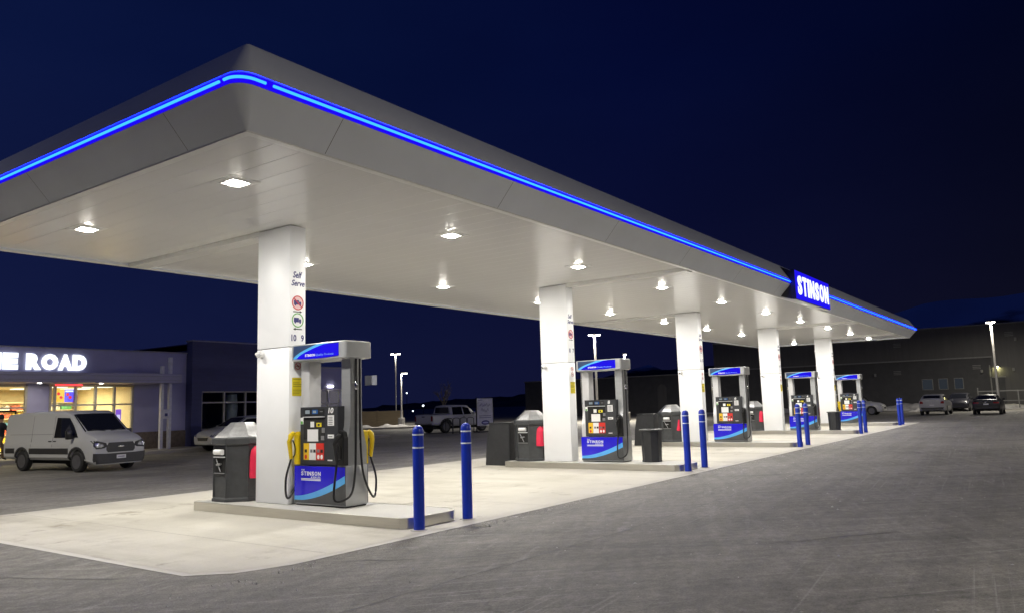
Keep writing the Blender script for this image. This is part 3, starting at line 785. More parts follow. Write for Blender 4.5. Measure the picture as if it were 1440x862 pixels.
plabel = ['nearest fuel pump, numbered 10, with yellow nozzles, beside the column marked 10 and 9', 'fuel pump beside the column marked 8 and 7, next to a small black bin',
          'fuel pump on the middle island, beside the column marked 6 and 5', 'fuel pump beside the column marked 4 and 3, behind two bollards', 'farthest fuel pump, with a yellow nozzle, beside the column marked 2 and 1']
PYC = 10.06
def pump_number(p, n):
    for s in (-1, 1):
        b = NB(); text_bm(b, n, (s * .2555, -s * .47 + s * .70, 1.49), (0, s, 0), FU, .125 if len(n) > 1 else .07, .09, .03, .15, .002); mk('pump_number', b, M['print_white'], p)
def yellow_side(p, s, rear=False):
    y0 = -s * .47 - s * .02
    b = NB(); xd = (0, s, 0)
    prism(b, [(-.135, .66), (-.02, .66), (-.02, 1.14), (-.06, 1.20), (-.135, 1.18)], (s * .27, -s * .47, 0), xd, FU, .10, .008); mk('holster', b, M['yellow'], p)
    yc = -s * .47 - s * .085
    nozzle(p, M['yellow'], (s * .275, yc, .86), s)
    b = NB(); ys = -s * .665
    tube(b, [(s * .03, ys, 2.36), (s * .03, ys, 1.7), (s * .04, ys, 1.0), (s * .10, ys, .5), (s * .28, ys, .15), (s * .42, yc - s * .05, .16), (s * .42, yc - s * .06, .45), (s * .365, yc, .76)], .018, 8, sub=5); mk('hose', b, M['black'], p, 60)
pump0 = build_pump(plabel[0], (8.815, PYC, IH))
pumps = [pump0] + [dup(pump0, (8.815 + 9.39 * i, PYC, IH), None, plabel[i]) for i in range(1, 5)]
for i, p in enumerate(pumps): pump_number(p, nums[i][0])
for p in (pumps[0], pumps[4]):
    yellow_side(p, -1); yellow_side(p, 1)
bm = NB(); box(bm, .30, .302, -.78, -.50, 1.93, 2.09); 
box(bm, .285, .30, -.66, -.62, 1.95, 2.07); mk('flag_sign', bm, mat('grey_sign_plate', (.30, .31, .36), .4), pumps[0])

# ------------------------------------------------------------------ bins on the islands
def octa(r, z, a0=22.5): return [(r * math.cos(R(a0 + 45 * i)) / math.cos(R(22.5)), r * math.sin(R(a0 + 45 * i)) / math.cos(R(22.5)), z) for i in range(8)]
def build_valet(label, loc):
    t = T('service_bin', label, 'waste bin', loc, 0, 'octagonal bins with windshield service shelf')
    bm = NB(); loft_rings(bm, [octa(.475, 0), octa(.475, .05), octa(.455, .065), octa(.44, .075), octa(.44, .98), octa(.475, .985), octa(.485, 1.0), octa(.485, 1.09), octa(.465, 1.115), octa(.40, 1.115), octa(.40, 1.0)], True, True)
    mk('body', bm, M['dark_bin'], t, 25)
    bm = NB(); loft_rings(bm, [octa(.44, 1.117), octa(.43, 1.135), octa(.20, 1.36), octa(.185, 1.37)], True, True); mk('hood', bm, M['steel_plain'], t, 20)
    for i in range(8):
        a = R(22.5 + 45 * i); bm = NB()
        tube(bm, [(.45 / math.cos(R(22.5)) * math.cos(a), .45 / math.cos(R(22.5)) * math.sin(a), z) for z in (.07, .98)], .012, 6)
        mk('corner_trim', bm, M['dark_bin'], t)
    f = -.441
    bm = NB(); prism(bm, [(-.15, .50), (.15, .50), (.15, .93), (-.15, .93)], (f - .004, 0, 0), FX, FU, .003); cav = mk('service_opening', bm, M['void'], t)
    bm = NB(); box(bm, f - .05, f - .006, -.15, .15, .765, .785, .004); mk('shelf', bm, M['print_white'], cav)
    bm = NB(); box(bm, f - .03, f - .006, -.155, .155, .485, .50, .004); mk('sill', bm, M['steel_plain'], cav)
    bm = NB(); lathe(bm, [(.05, -.11), (.05, .11)], 14, (f - .035, 0, .86), 'y'); mk('paper_roll', bm, M['print_white'], cav, 40)
    bm = NB(); tube(bm, [(f - .02, .10, .74), (f - .03, .03, .64), (f - .02, -.03, .52)], .010, 6); tube(bm, [(f - .035, -.06, .655), (f - .035, .06, .64)], .02, 8); mk('squeegee', bm, M['steel_plain'], cav, 60)
    return t
vl = ['octagonal dark grey service bin with metal hood behind the column marked 10 and 9', 'octagonal dark grey service bin with metal hood behind the column marked 8 and 7', 'octagonal dark grey service bin with metal hood behind the column marked 6 and 5', 'octagonal dark grey service bin with metal hood behind the column marked 4 and 3', 'octagonal dark grey service bin with metal hood behind the column marked 2 and 1']
v0 = build_valet(vl[0], (8.74, 12.36, IH))
for i in range(1, 5): dup(v0, (8.74 + 9.39 * i, 12.36, IH), None, vl[i])

def build_blackbox(label, loc):
    t = T('storage_box', label, 'storage box', loc, 0, 'black slant-sided boxes beside the service bins')
    bm = NB(); prism(bm, [(-.42, 0), (.46, 0), (.40, .60), (.30, 1.17), (-.42, 1.17)], (-.30, 0, 0), (0, 1, 0), FU, -.60, .015); mk('body', bm, M['black_bin'], t, 30)
    bm = NB(); box(bm, -.315, .315, -.435, .31, 1.172, 1.20, .008); mk('lid', bm, M['black_bin'], t, 30)
    return t
bb = build_blackbox('black slant-sided box on the ground beside the service bin on the second island', (18.22, 13.42, 0.01))
dup(bb, (18.22 + 9.39, 13.42, .01), None, 'black slant-sided box on the ground beside the service bin on the middle island')

def build_smallbin(label, loc):
    t = T('litter_bin', label, 'litter bin', loc, 0, 'small black bins in front of pumps')
    bm = NB(); loft_rings(bm, [octa(.235, 0), octa(.235, .03), octa(.225, .04), octa(.25, .74), octa(.25, .77)], True, True); mk('body', bm, M['black_bin'], t, 25)
    bm = NB(); loft_rings(bm, [octa(.27, .772), octa(.285, .78), octa(.285, .81), octa(.27, .82), octa(.14, .82), octa(.13, .79)], True, True); mk('lid', bm, M['dark_bin'], t, 25)
    return t
sb = build_smallbin('small black octagonal litter bin on the second island, right of its pump', (18.40, 8.86, IH))
dup(sb, (36.80, 8.72, IH), None, 'small black octagonal litter bin on the fourth island, before the farthest pump')

# ------------------------------------------------------------------ vehicles (forward = +X)
def paint(name, col, rough=.36): return mat(name, col, rough, 0., var=.02, scale=1, coat=.25, rvar=0.)
M['tyre'] = mat('tyre_rubber', (.018, .018, .018), .7, var=.2, scale=20)
M['rim'] = mat('wheel_rim', (.16, .16, .17), .4, .6)
M['car_glass'] = mat('dark_car_glass', (.012, .013, .016), .06, var=.05, spec=.6, rvar=.02)
M['cladding'] = mat('black_cladding', (.028, .028, .03), .5, var=.15, scale=12)
M['head_lens'] = mat('headlight_lens', (.42, .43, .46), .12, .7)
M['tail_lens'] = mat('tail_light_lens', (.22, .01, .012), .15)
M['plate'] = mat('licence_plate', (.6, .6, .62), .4)
class Car:
    def __init__(s, st): s.st = st
    def ring(s, x):
        st = s.st
        if x <= st[0][0]: p = st[0]
        elif x >= st[-1][0]: p = st[-1]
        else:
            for a, b in zip(st, st[1:]):
                if a[0] <= x <= b[0]:
                    t = (x - a[0]) / (b[0] - a[0]); p = [u + (v - u) * t for u, v in zip(a, b)]; break
        _, wd, zl, zb, wr, zt = p
        zm = zl + (zb - zl) * .5
        return [(0, zl), (wd - .10, zl), (wd - .02, zl + .09), (wd, zm), (wd - .005, zb - .06), (wd - .03, zb), (wr + .01, zt - .10), (wr - .03, zt - .045), (wr - .12, zt - .012), (0, zt)]
    def ys(s, x, z):
        r = s.ring(x)[1:7]
        for a, b in zip(r, r[1:]):
            if a[1] <= z <= b[1] + 1e-6: return a[0] + (b[0] - a[0]) * (z - a[1]) / max(1e-6, b[1] - a[1])
        return r[-1][0]
    def zs(s, x, y):
        r = s.ring(x)[5:]; y = abs(y)
        for a, b in zip(r, r[1:]):
            if b[0] <= y <= a[0]: return a[1] + (b[1] - a[1]) * (a[0] - y) / max(1e-6, a[0] - b[0])
        return r[0][1]
    def body(s, root, m, arches, rad, name='body'):
        bm = NB(); V = []; RA = rad + .065
        xs = [p[0] for p in s.st]
        fine = []
        for a, b in zip(xs, xs[1:]):
            n = max(1, int((b - a) / .25)); fine += [a + (b - a) * i / n for i in range(n)]
        fine.append(xs[-1])
        for ax in arches:
            fine = [x for x in fine if abs(x - ax) > RA - .001] + [ax + RA * math.cos(R(k)) for k in range(0, 181, 12)] + [ax - RA - .001, ax + RA + .001]
        fine = sorted(set(fine))
        for x in fine:
            h = list(s.ring(x))
            for ax in arches:
                d = RA * RA - (x - ax) ** 2
                if d > -1e-9 and abs(x - ax) <= RA:
                    za = rad + math.sqrt(max(0, d))
                    h = [(y, max(z, za + .0008 * k)) if k < 5 else (y, z) for k, (y, z) in enumerate(h)]
            pts = h + [(-y, z) for y, z in h[-2:0:-1]]
            V.append([bm.verts.new((x, y, z)) for y, z in pts])
        n = len(V[0])
        for a, b in zip(V, V[1:]):
            for i in range(n): bm.faces.new((a[i], a[(i + 1) % n], b[(i + 1) % n], b[i]))
        bm.faces.new(V[0]); bm.faces.new(V[-1][::-1])
        o = mk(name, bm, m, root, 28)
        x0, x1 = s.st[0][0] + .25, s.st[-1][0] - .25
        bm = NB(); box(bm, x0, x1, -.62, .62, .26, .26 + rad * 1.2); mk('underbody', bm, M['void'], root)
        s.root = root; s.o = o
        return o
    def side(s, name, poly, m, sd, parent=None, off=.006):
        bm = NB(); a = []; b = []
        P = []
        for i in range(len(poly)):
            p, q = poly[i], poly[(i + 1) % len(poly)]
            k = max(1, int(math.hypot(q[0] - p[0], q[1] - p[1]) / .3))
            P += [(p[0] + (q[0] - p[0]) * j / k, p[1] + (q[1] - p[1]) * j / k) for j in range(k)]
        for x, z in P: a.append(bm.verts.new((x, 0, z)))
        f = bm.faces.new(a); bmesh.ops.triangulate(bm, faces=[f])
        for _ in range(2): bmesh.ops.subdivide_edges(bm, edges=[e for e in bm.edges if e.calc_length() > .16], cuts=1, use_grid_fill=True)
        bmesh.ops.triangulate(bm, faces=bm.faces[:])
        for v in bm.verts: v.co.y = sd * (s.ys(v.co.x, v.co.z) + off)
        r = bmesh.ops.extrude_face_region(bm, geom=bm.faces[:])
        for v in [g for g in r['geom'] if isinstance(g, bmesh.types.BMVert)]: v.co.y -= sd * (off + .02)
        return mk(name, bm, m, parent or s.root, 50)
    def top(s, name, x0, x1, y0, y1, m, off=.008, parent=None, nx=4, ny=10):
        """patch lying on the upper surface; y0/y1 half widths at x0/x1"""
        bm = NB(); G = []
        for i in range(nx + 1):
            x = x0 + (x1 - x0) * i / nx; hw = y0 + (y1 - y0) * i / nx
            G.append([bm.verts.new((x, hw * (-1 + 2 * j / ny), s.zs(x, hw * (-1 + 2 * j / ny)) + off)) for j in range(ny + 1)])
        for a, b in zip(G, G[1:]):
            for j in range(ny): bm.faces.new((a[j], a[j + 1], b[j + 1], b[j]))
        r = bmesh.ops.extrude_face_region(bm, geom=bm.faces[:])
        for v in [g for g in r['geom'] if isinstance(g, bmesh.types.BMVert)]: v.co.z -= off + .012
        return mk(name, bm, m, parent or s.root, 40)
    def endx(s, y, z, front=True):
        st = s.st if front else s.st[::-1]
        y = abs(y)
        best = st[-1][0]
        N = 120; x_end = st[-1][0]; x_in = st[-1][0] + (-.9 if front else .9)
        for i in range(N + 1):
            x = x_end + (x_in - x_end) * i / N
            r = s.ring(x)
            if r[0][1] - .02 <= z <= r[-1][1] + .001 and y <= s.ys(x, min(z, r[6][1])) + .002 and (z <= r[5][1] or z <= s.zs(x, min(y, r[5][0])) + .001): return x
        return x_in
    def end(s, name, poly, m, front=True, off=.012, parent=None):
        bm = NB(); a = []; b = []; sg = 1 if front else -1
        P = []
        for i in range(len(poly)):
            p, q = poly[i], poly[(i + 1) % len(poly)]
            k = max(1, int(math.hypot(q[0] - p[0], q[1] - p[1]) / .12))
            P += [(p[0] + (q[0] - p[0]) * j / k, p[1] + (q[1] - p[1]) * j / k) for j in range(k)]
        for y, z in P: a.append(bm.verts.new((0, y, z)))
        f = bm.faces.new(a); bmesh.ops.triangulate(bm, faces=[f])
        for _ in range(2): bmesh.ops.subdivide_edges(bm, edges=[e for e in bm.edges if e.calc_length() > .10], cuts=1, use_grid_fill=True)
        bmesh.ops.triangulate(bm, faces=bm.faces[:])
        for v in bm.verts: v.co.x = s.endx(v.co.y, v.co.z, front) + sg * off
        r = bmesh.ops.extrude_face_region(bm, geom=bm.faces[:])
        for v in [g for g in r['geom'] if isinstance(g, bmesh.types.BMVert)]: v.co.x -= sg * (off + .05)
        return mk(name, bm, m, parent or s.root, 50)
    def wheels(s, axles, track, rad, wd=.2, spokes=6, rim=None):
        for ax in axles:
            for sd in (-1, 1):
                y = sd * track; bm = NB()
                prof = [(rad * .66, -wd / 2), (rad * .9, -wd / 2), (rad * .985, -wd / 2 + .025), (rad, -wd / 2 + .06), (rad, wd / 2 - .06), (rad * .985, wd / 2 - .025), (rad * .9, wd / 2), (rad * .66, wd / 2)]
                lathe(bm, prof, 30, (ax, y, rad), 'y'); wh = mk('wheel', bm, M['tyre'], s.root, 40)
                bm = NB(); lathe(bm, [(rad * .665, wd * .5 * sd + sd * .002), (rad * .62, wd * .5 * sd), (rad * .58, wd * .2 * sd), (rad * .15, wd * .22 * sd), (rad * .14, wd * .40 * sd), (.02, wd * .42 * sd)], 24, (ax, y, rad), 'y')
                for q in range(spokes):
                    a = 2 * math.pi * q / spokes; c, sn = math.cos(a), math.sin(a)
                    pts = [(.05, -.035), (rad * .62, -.045), (rad * .62, .045), (.05, .035)]
                    prism(bm, [(c * u - sn * v, sn * u + c * v) for u, v in pts], (ax, y + sd * wd * .42, rad), (1, 0, 0) if sd < 0 else (-1, 0, 0), FU, .03)
                mk('rim', bm, rim or M['rim'], wh, 30)

def mirrors(car, x, z, m, wd=.0, tall=.18):
    for sd in (-1, 1):
        y = car.ys(x, z); bm = NB(); box(bm, x - .05, x + .07, min(sd * (y + .06), sd * (y + .25)), max(sd * (y + .06), sd * (y + .25)), z - .04, z - .04 + tall, .03)
        box(bm, x - .02, x + .02, min(sd * (y - .02), sd * (y + .08)), max(sd * (y - .02), sd * (y + .08)), z - .03, z + .01)
        mk('mirror', bm, m, car.root, 40)

# white cargo van
van = T('cargo_van', 'white cargo van with black lower trim parked by the store', 'van', (12.82, 27.40, 0), R(-83)); van.scale = (.94, .94, .94)
vc = Car([(-2.72, .90, .46, 1.02, .80, 1.93), (-2.60, .98, .42, 1.02, .85, 2.02), (-1.0, 1.0, .40, 1.04, .87, 2.08), (.80, 1.0, .40, 1.04, .86, 2.07), (1.08, 1.0, .40, 1.05, .82, 1.98), (1.92, 1.0, .36, 1.08, .86, 1.34), (2.36, .99, .28, 1.04, .86, 1.22), (2.56, .96, .24, .98, .84, 1.13), (2.64, .88, .24, .92, .78, 1.06)])
VP = paint('van_white_paint', (.47, .475, .47), .22)
vb = vc.body(van, VP, (1.74, -1.45), .35)
vc.wheels((1.74, -1.45), .87, .35, .22, 8)
for sd in (-1, 1):
    vc.side('lower_trim', [(-2.5, .62), (-1.92, .62), (-1.9, .80), (-2.5, .80)], M['cladding'], sd)
    vc.side('lower_trim', [(-1.0, .60), (1.28, .60), (1.28, .80), (-1.0, .80)], M['cladding'], sd)
    vc.side('wheel_arch', [(1.74 + .50 * math.cos(R(a)), .35 + .50 * math.sin(R(a))) for a in range(0, 181, 15)] + [(1.74 + .42 * math.cos(R(a)), .35 + .42 * math.sin(R(a))) for a in range(180, -1, -15)], M['cladding'], sd, None, .015)
    vc.side('wheel_arch', [(-1.45 + .50 * math.cos(R(a)), .35 + .50 * math.sin(R(a))) for a in range(10, 171, 15)] + [(-1.45 + .42 * math.cos(R(a)), .35 + .42 * math.sin(R(a))) for a in range(170, 9, -15)], M['cladding'], sd, None, .015)
    vc.side('side_window', [(.42, 1.16), (1.72, 1.16), (1.36, 1.56), (1.08, 1.82), (.48, 1.84)], M['car_glass'], sd, None, .022)
    dj = vc.side('door', [(.36, .84), (1.24, .84), (1.30, .92), (1.44, 1.0), (1.44, 1.12), (.36, 1.12)], VP, sd, None, .004)
    vc.side('door_handle', [(.40, 1.02), (.56, 1.02), (.56, 1.055), (.40, 1.055)], M['cladding'], sd, None, .02)
    vc.side('door_handle', [(.12, 1.02), (.28, 1.02), (.28, 1.055), (.12, 1.055)], M['cladding'], sd, None, .02)
    vc.side('panel_groove', [(.335, .84), (.345, .84), (.345, 1.9), (.335, 1.9)], M['cladding'], sd, None, .002)
    vc.side('panel_groove', [(-.92, .84), (-.91, .84), (-.91, 1.92), (-.92, 1.92)], M['cladding'], sd, None, .002)
    vc.side('panel_groove', [(-2.3, 1.27), (.30, 1.27), (.30, 1.278), (-2.3, 1.278)], M['cladding'], sd, None, .003)
    pts = [(.50, .84), (.60, .78), (.88, .76), (.945, .86), (.95, 1.04), (.80, 1.02), (.54, .95)]
    vc.end('headlight', [(sd * y, z) for y, z in pts], M['black'], True, .014)
    hl = vc.end('headlight', [(sd * y, z) for y, z in [(.62, .84), (.86, .81), (.91, .90), (.91, .97), (.66, .92)]], M['head_lens'], True, .022)
vc.top('windshield', 1.12, 1.88, .74, .80, M['car_glass'], .010)
for sd in (-1, 1):
    bm = NB(); tube(bm, [(1.93, sd * .1, vc.zs(1.93, .1) + .015), (1.86, sd * .55, vc.zs(1.86, .55) + .02)], .012, 6); mk('wiper', bm, M['black'], van)
vc.end('grille', [(-.46, .64), (.46, .64), (.52, .72), (.52, .84), (.44, .96), (-.44, .96), (-.52, .84), (-.52, .72)], M['cladding'], True, .02)
vc.end('badge', [(-.13, .82), (.0, .80), (.13, .82), (.0, .85)], M['chrome'], True, .03)
vc.end('front_bumper', [(-.90, .27), (.90, .27), (.945, .40), (.945, .62), (.55, .60), (-.55, .60), (-.945, .62), (-.945, .40)], M['cladding'], True, .045)
pl = vc.end('licence_plate', [(-.17, .42), (.17, .42), (.17, .54), (-.17, .54)], M['plate'], True, .055)
vc.end('plate_print', [(-.12, .46), (.12, .46), (.12, .50), (-.12, .50)], mat('plate_ink', (.25, .25, .3), .5), True, .058, pl)
mirrors(vc, 1.45, 1.14, M['black'], 0, .30)

def hatch_car(label, loc, rz, col, name='parked_car', cat='car', group=None, sedan=False, h=1.0, rear_detail=True):
    root = T(name, label, cat, loc, rz, group)
    if sedan:
        c = Car([(-2.30, .70, .42, .86, .62, .98), (-2.22, .86, .34, .90, .72, 1.06), (-1.75, .92, .28, .94, .74, 1.10), (-.95, .93, .24, .96, .62, 1.40), (-.1, .93, .22, .95, .62, 1.44), (.35, .93, .22, .95, .62, 1.40), (1.15, .93, .22, .93, .76, 1.02), (1.9, .90, .24, .82, .72, .90), (2.2, .82, .28, .66, .62, .78), (2.3, .66, .32, .58, .5, .70)])
        ax, rad = (1.42, -1.38), .33
        sw = [(-1.10, 1.0), (1.0, 1.0), (.42, 1.32), (-.1, 1.37), (-.85, 1.33)]
    else:
        c = Car([(-2.18, .72, .44, .98, .60, 1.16), (-2.10, .88, .36, 1.02, .68, 1.24), (-1.75, .93, .28, 1.04, .66, 1.60 * h), (-.6, .94, .24, 1.02, .68, 1.68 * h), (.3, .94, .24, 1.0, .66, 1.62 * h), (1.10, .94, .24, .98, .78, 1.10), (1.8, .91, .26, .90, .74, .98), (2.1, .84, .30, .72, .66, .84), (2.2, .68, .34, .62, .52, .74)])
        ax, rad = (1.32, -1.32), .35
        sw = [(-1.75, 1.09), (.98, 1.06), (.36, 1.5 * h), (-.6, 1.55 * h), (-1.6, 1.50 * h)]
    P = paint(name + '_paint', col)
    c.body(root, P, ax, rad); c.wheels(ax, .82, rad, .2, 5)
    for sd in (-1, 1):
        c.side('side_window', sw, M['car_glass'], sd, None, .016)
        c.side('door_pillar', [(-.28, sw[0][1] + .01), (-.20, sw[0][1] + .01), (-.22, sw[2][1] + .02), (-.29, sw[2][1] + .02)], P if False else M['cladding'], sd, None, .020)
        c.side('door_handle', [(-.5, .90), (-.32, .90), (-.32, .925), (-.5, .925)], M['chrome'], sd, None, .018)
        c.side('sill', [(-.9, .27), (.9, .27), (.9, .38), (-.9, .38)], M['cladding'], sd, None, .006)
        c.side('panel_groove', [(-.245, .40), (-.235, .40), (-.235, 1.0), (-.245, 1.0)], M['cladding'], sd, None, .002)
        c.end('headlight', [(sd * y, z) for y, z in [(.45, .66), (.80, .68), (.84, .80), (.60, .78)]], M['head_lens'], True, .01)
        c.end('tail_light', [(sd * y, z) for y, z in ([(.45, .80), (.80, .80), (.80, .90), (.45, .90)] if sedan else [(.58, .86), (.82, .86), (.80, 1.06), (.60, 1.02)])], M['tail_lens'], False, .012)
    if sedan:
        c.top('windshield', .38, 1.10, .56, .70, M['car_glass']); c.top('rear_window', -1.70, -1.0, .64, .56, M['car_glass'])
    else:
        c.top('windshield', .36, 1.06, .60, .72, M['car_glass']); c.top('rear_window', -2.07, -1.80, .60, .58, M['car_glass'])
    c.end('grille', [(-.35, .50), (.35, .50), (.40, .64), (-.40, .64)], M['cladding'], True, .015)
    c.end('rear_bumper', [(-.72, .44), (.72, .44), (.78, .58), (-.78, .58)], M['cladding'], False, .02)
    c.end('licence_plate', [(-.16, .70), (.16, .70), (.16, .80), (-.16, .80)], M['plate'], False, .02)
    c.end('badge', [(-.06, .89), (.06, .89), (.06, .915), (-.06, .915)], M['chrome'], False, .018)
    mirrors(c, .72, 1.04, P, 0, .15)
    return root
hatch_car('silver hatchback seen from behind, parked left of the black sedan', (68.3, 8.62, 0), 0, (.38, .38, .40), h=.94, group='cars parked before the dark building')
hatch_car('black sedan seen from behind, parked beside the silver hatchback', (67.8, 5.08, 0), 0, (.010, .010, .013), sedan=True, group='cars parked before the dark building')
hatch_car('dark hatchback mostly hidden behind the black sedan', (79.5, 8.1, 0), R(180), (.02, .02, .028), h=.95, group='cars parked before the dark building')
hatch_car('white car with its nose showing right of the farthest pump', (70.0, 14.75, 0), R(-90), (.66, .66, .66), h=1.12, group='cars parked before the dark building')
hatch_car('silver car parked before the dark building, mostly hidden by the nearest column', (22.95, 32.3, 0), R(180), (.40, .41, .42), h=.95)

# white pickup truck
pk = T('pickup_truck', 'white pickup truck parked beyond the pumps behind the banner', 'pickup', (41.1, 34.4, 0), R(-8))
pc = Car([(-2.75, .86, .62, 1.06, .90, 1.20), (-2.70, .96, .56, 1.08, .93, 1.24), (-1.15, .97, .46, 1.10, .93, 1.25), (-1.12, .97, .46, 1.10, .72, 1.78), (-.6, .97, .44, 1.10, .70, 1.84), (.55, .97, .44, 1.10, .70, 1.80), (1.15, .97, .44, 1.10, .84, 1.24), (2.2, .95, .44, 1.06, .84, 1.14), (2.55, .90, .44, .96, .80, 1.06), (2.62, .82, .46, .9, .74, 1.0)])
PP = paint('pickup_white_paint', (.60, .60, .60)); pc.body(pk, PP, (1.72, -1.62), .40); pc.wheels((1.72, -1.62), .84, .40, .25, 6)
for sd in (-1, 1):
    pc.side('side_window', [(-.98, 1.18), (-.05, 1.18), (-.05, 1.70), (-.90, 1.68)], M['car_glass'], sd); pc.side('side_window', [(.05, 1.18), (1.0, 1.18), (.55, 1.62), (.05, 1.69)], M['car_glass'], sd)
    pc.side('door_handle', [(-.12, 1.02), (.06, 1.02), (.06, 1.05), (-.12, 1.05)], M['chrome'], sd, None, .02)
    for ax in (1.72, -1.62):
        pc.side('wheel_arch', [(ax + .56 * math.cos(R(a)), .40 + .56 * math.sin(R(a))) for a in range(5, 176, 17)] + [(ax + .46 * math.cos(R(a)), .40 + .46 * math.sin(R(a))) for a in range(175, 4, -17)], M['cladding'], sd, None, .012)
    pc.end('tail_light', [(sd * .76, .80), (sd * .90, .80), (sd * .90, 1.14), (sd * .76, 1.14)], M['tail_lens'], False, .02)
pc.end('tailgate', [(-.72, .72), (.72, .72), (.72, 1.16), (-.72, 1.16)], PP, False, .025); pc.end('tailgate_handle', [(-.14, 1.06), (.14, 1.06), (.14, 1.12), (-.14, 1.12)], M['cladding'], False, .035)
pc.end('rear_bumper', [(-.85, .58), (.85, .58), (.85, .68), (-.85, .68)], M['chrome'], False, .08)
pc.top('windshield', .58, 1.10, .62, .76, M['car_glass']); mirrors(pc, .80, 1.18, PP, 0, .2)
bm = NB(); box(bm, -2.55, -1.2, -.80, .80, 1.235, 1.262); mk('bed_cover', bm, M['void'], pk)
bm = NB(); prism(bm, [(-.70, 1.30), (.70, 1.30), (.64, 1.68), (-.64, 1.68)], (-1.165, 0, 0), FX, FU, .03); mk('rear_window', bm, M['car_glass'], pk)

# ------------------------------------------------------------------ store
M['store_wall'] = mat('store_wall_panel', (.33, .33, .52), .6, var=.06, scale=1.2)  # blue cast of the canopy neon mixed into the wall colour
M['store_base'] = mat('store_brick_base', (.16, .13, .10), .8, var=.25, scale=9, bump=.3, bscale=20)
M['awning'] = mat('awning_metal', (.36, .35, .47), .5, var=.06, mapscale=(1, 1, 12))  # tinted like the wall, carrying the neon's blue in the base colour
M['awning_post'] = mat('awning_post', (.62, .62, .68), .5)
M['win_frame'] = mat('window_frame', (.40, .38, .34), .5)
M['glass'] = glass_mat('window_glass')
M['interior'] = mat('interior_wall', (.70, .60, .40), .7, var=.08, scale=2)
M['ceil_lit'] = emis('ceiling_light_panel', (1., .86, .60), 2.4)
M['dark_wall'] = mat('dark_building_cladding', (.046, .052, .145), .55, var=.12, scale=1.4, mapscale=(1, 1, 8))  # blue tint in the base colour stands in for neon spill
M['dark_trim'] = mat('parapet_trim', (.30, .30, .34), .5)
WY = 36.0
st = T('convenience_store', 'store with lit yellow windows and THE ROAD in white letters', 'store', (0, 0, 0))
SX0, SX1 = 4.0, 22.15
bm = NB()
box(bm, SX0, SX1, WY, WY + .25, 3.18, 4.74)                        # wall above the glazing
box(bm, 19.50, SX1, WY, WY + .25, .95, 3.18); box(bm, 14.86, 15.72, WY - .02, WY + .25, .15, 3.18)
box(bm, SX0, SX1, WY + .25, WY + .45, 3.3, 4.70); box(bm, SX1 - .25, SX1, WY + .25, WY + 9, .15, 4.74)
box(bm, SX0, SX1, WY + 8.8, WY + 9, .15, 4.70)
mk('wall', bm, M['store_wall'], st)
bm = NB(); box(bm, 19.50, SX1 + .01, WY - .03, WY + .25, .15, .95); mk('brick_base', bm, M['store_base'], st)
bm = NB(); box(bm, SX0 - .02, SX1 + .02, WY - .04, WY + .5, 4.742, 4.80, .01); mk('parapet_cap', bm, M['dark_trim'], st)
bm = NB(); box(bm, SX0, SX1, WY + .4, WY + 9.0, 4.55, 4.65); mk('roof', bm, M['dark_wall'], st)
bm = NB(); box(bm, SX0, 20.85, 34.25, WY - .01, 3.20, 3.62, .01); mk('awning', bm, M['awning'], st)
bm = NB(); box(bm, SX0, 20.83, 34.235, 34.249, 3.30, 3.33); box(bm, SX0, 20.83, 34.235, 34.249, 3.48, 3.51); mk('awning_rib', bm, M['dark_trim'], st)
for x, z1 in ((20.06, 4.0), (20.46, 4.42)):
    bm = NB(); box(bm, x - .07, x + .07, 34.52, 34.68, .15, 3.198, .008); box(bm, x - .07, x + .07, 34.52, 34.68, 3.622, z1, .008); mk('awning_post', bm, M['awning_post'], st)
bm = NB(); box(bm, 20.10, 20.40, 34.49, 34.515, 1.55, 1.98, .003); pn = mk('post_sign', bm, M['awning_post'], st)
bm = NB(); box(bm, 20.18, 20.32, 34.484, 34.4895, 1.66, 1.80); mk('symbol', bm, M['print_navy'], pn)
bm = NB(); box(bm, SX0, 19.5, WY + .3, WY + 8.5, .15, .17); mk('shop_floor', bm, M['walk'], st)
bm = NB(); box(bm, SX0, 19.48, WY + 6.2, WY + 6.4, .17, 3.3); box(bm, 19.48, 19.6, WY + .26, WY + 6.4, .17, 3.3); box(bm, SX0, 19.6, WY + .46, WY + 6.2, 3.14, 3.29); mk('interior_wall', bm, M['interior'], st)
for i, (x, y) in enumerate([(6, 1.6), (8.5, 1.6), (11, 1.6), (13.5, 1.6), (16.4, 1.4), (18.4, 1.2), (16.4, 3.8), (18.6, 3.8), (13.5, 3.8), (11, 3.8)]):
    bm = NB(); box(bm, x - .6, x + .6, WY + y - .3, WY + y + .3, 3.10, 3.138); mk('ceiling_light', bm, M['ceil_lit'], st)
# windows with mullions
def window(parent, xs, zs, y, fm, gm, fw=.045, depth=.12, name='window'):
    bm = NB()
    for x in xs: box(bm, x - fw, x + fw, y - .02, y + depth, zs[0] - .0, zs[-1] + .0)
    for z in zs:
        for a, b in zip(xs, xs[1:]): box(bm, a + fw, b - fw, y - .018, y + depth - .002, z - fw * .8, z + fw * .8)
    f = mk(name, bm, fm, parent)
    for a, b in zip(xs, xs[1:]):
        for c, d in zip(zs, zs[1:]):
            bm = NB(); box(bm, a + fw, b - fw, y + .04, y + .05, c + fw * .8, d - fw * .8); mk('pane', bm, gm, f)
    return f
window(st, [15.78, 15.98, 16.85, 17.72, 18.58, 19.44], [.55, 2.28, 3.12], WY, M['win_frame'], M['glass'])
window(st, [14.92 - 1.7, 14.82], [.2, 2.20, 3.12], WY, M['win_frame'], M['glass'])
window(st, [8.0, 9.7, 11.4, 13.05], [.55, 2.28, 3.12], WY, M['win_frame'], M['glass'])
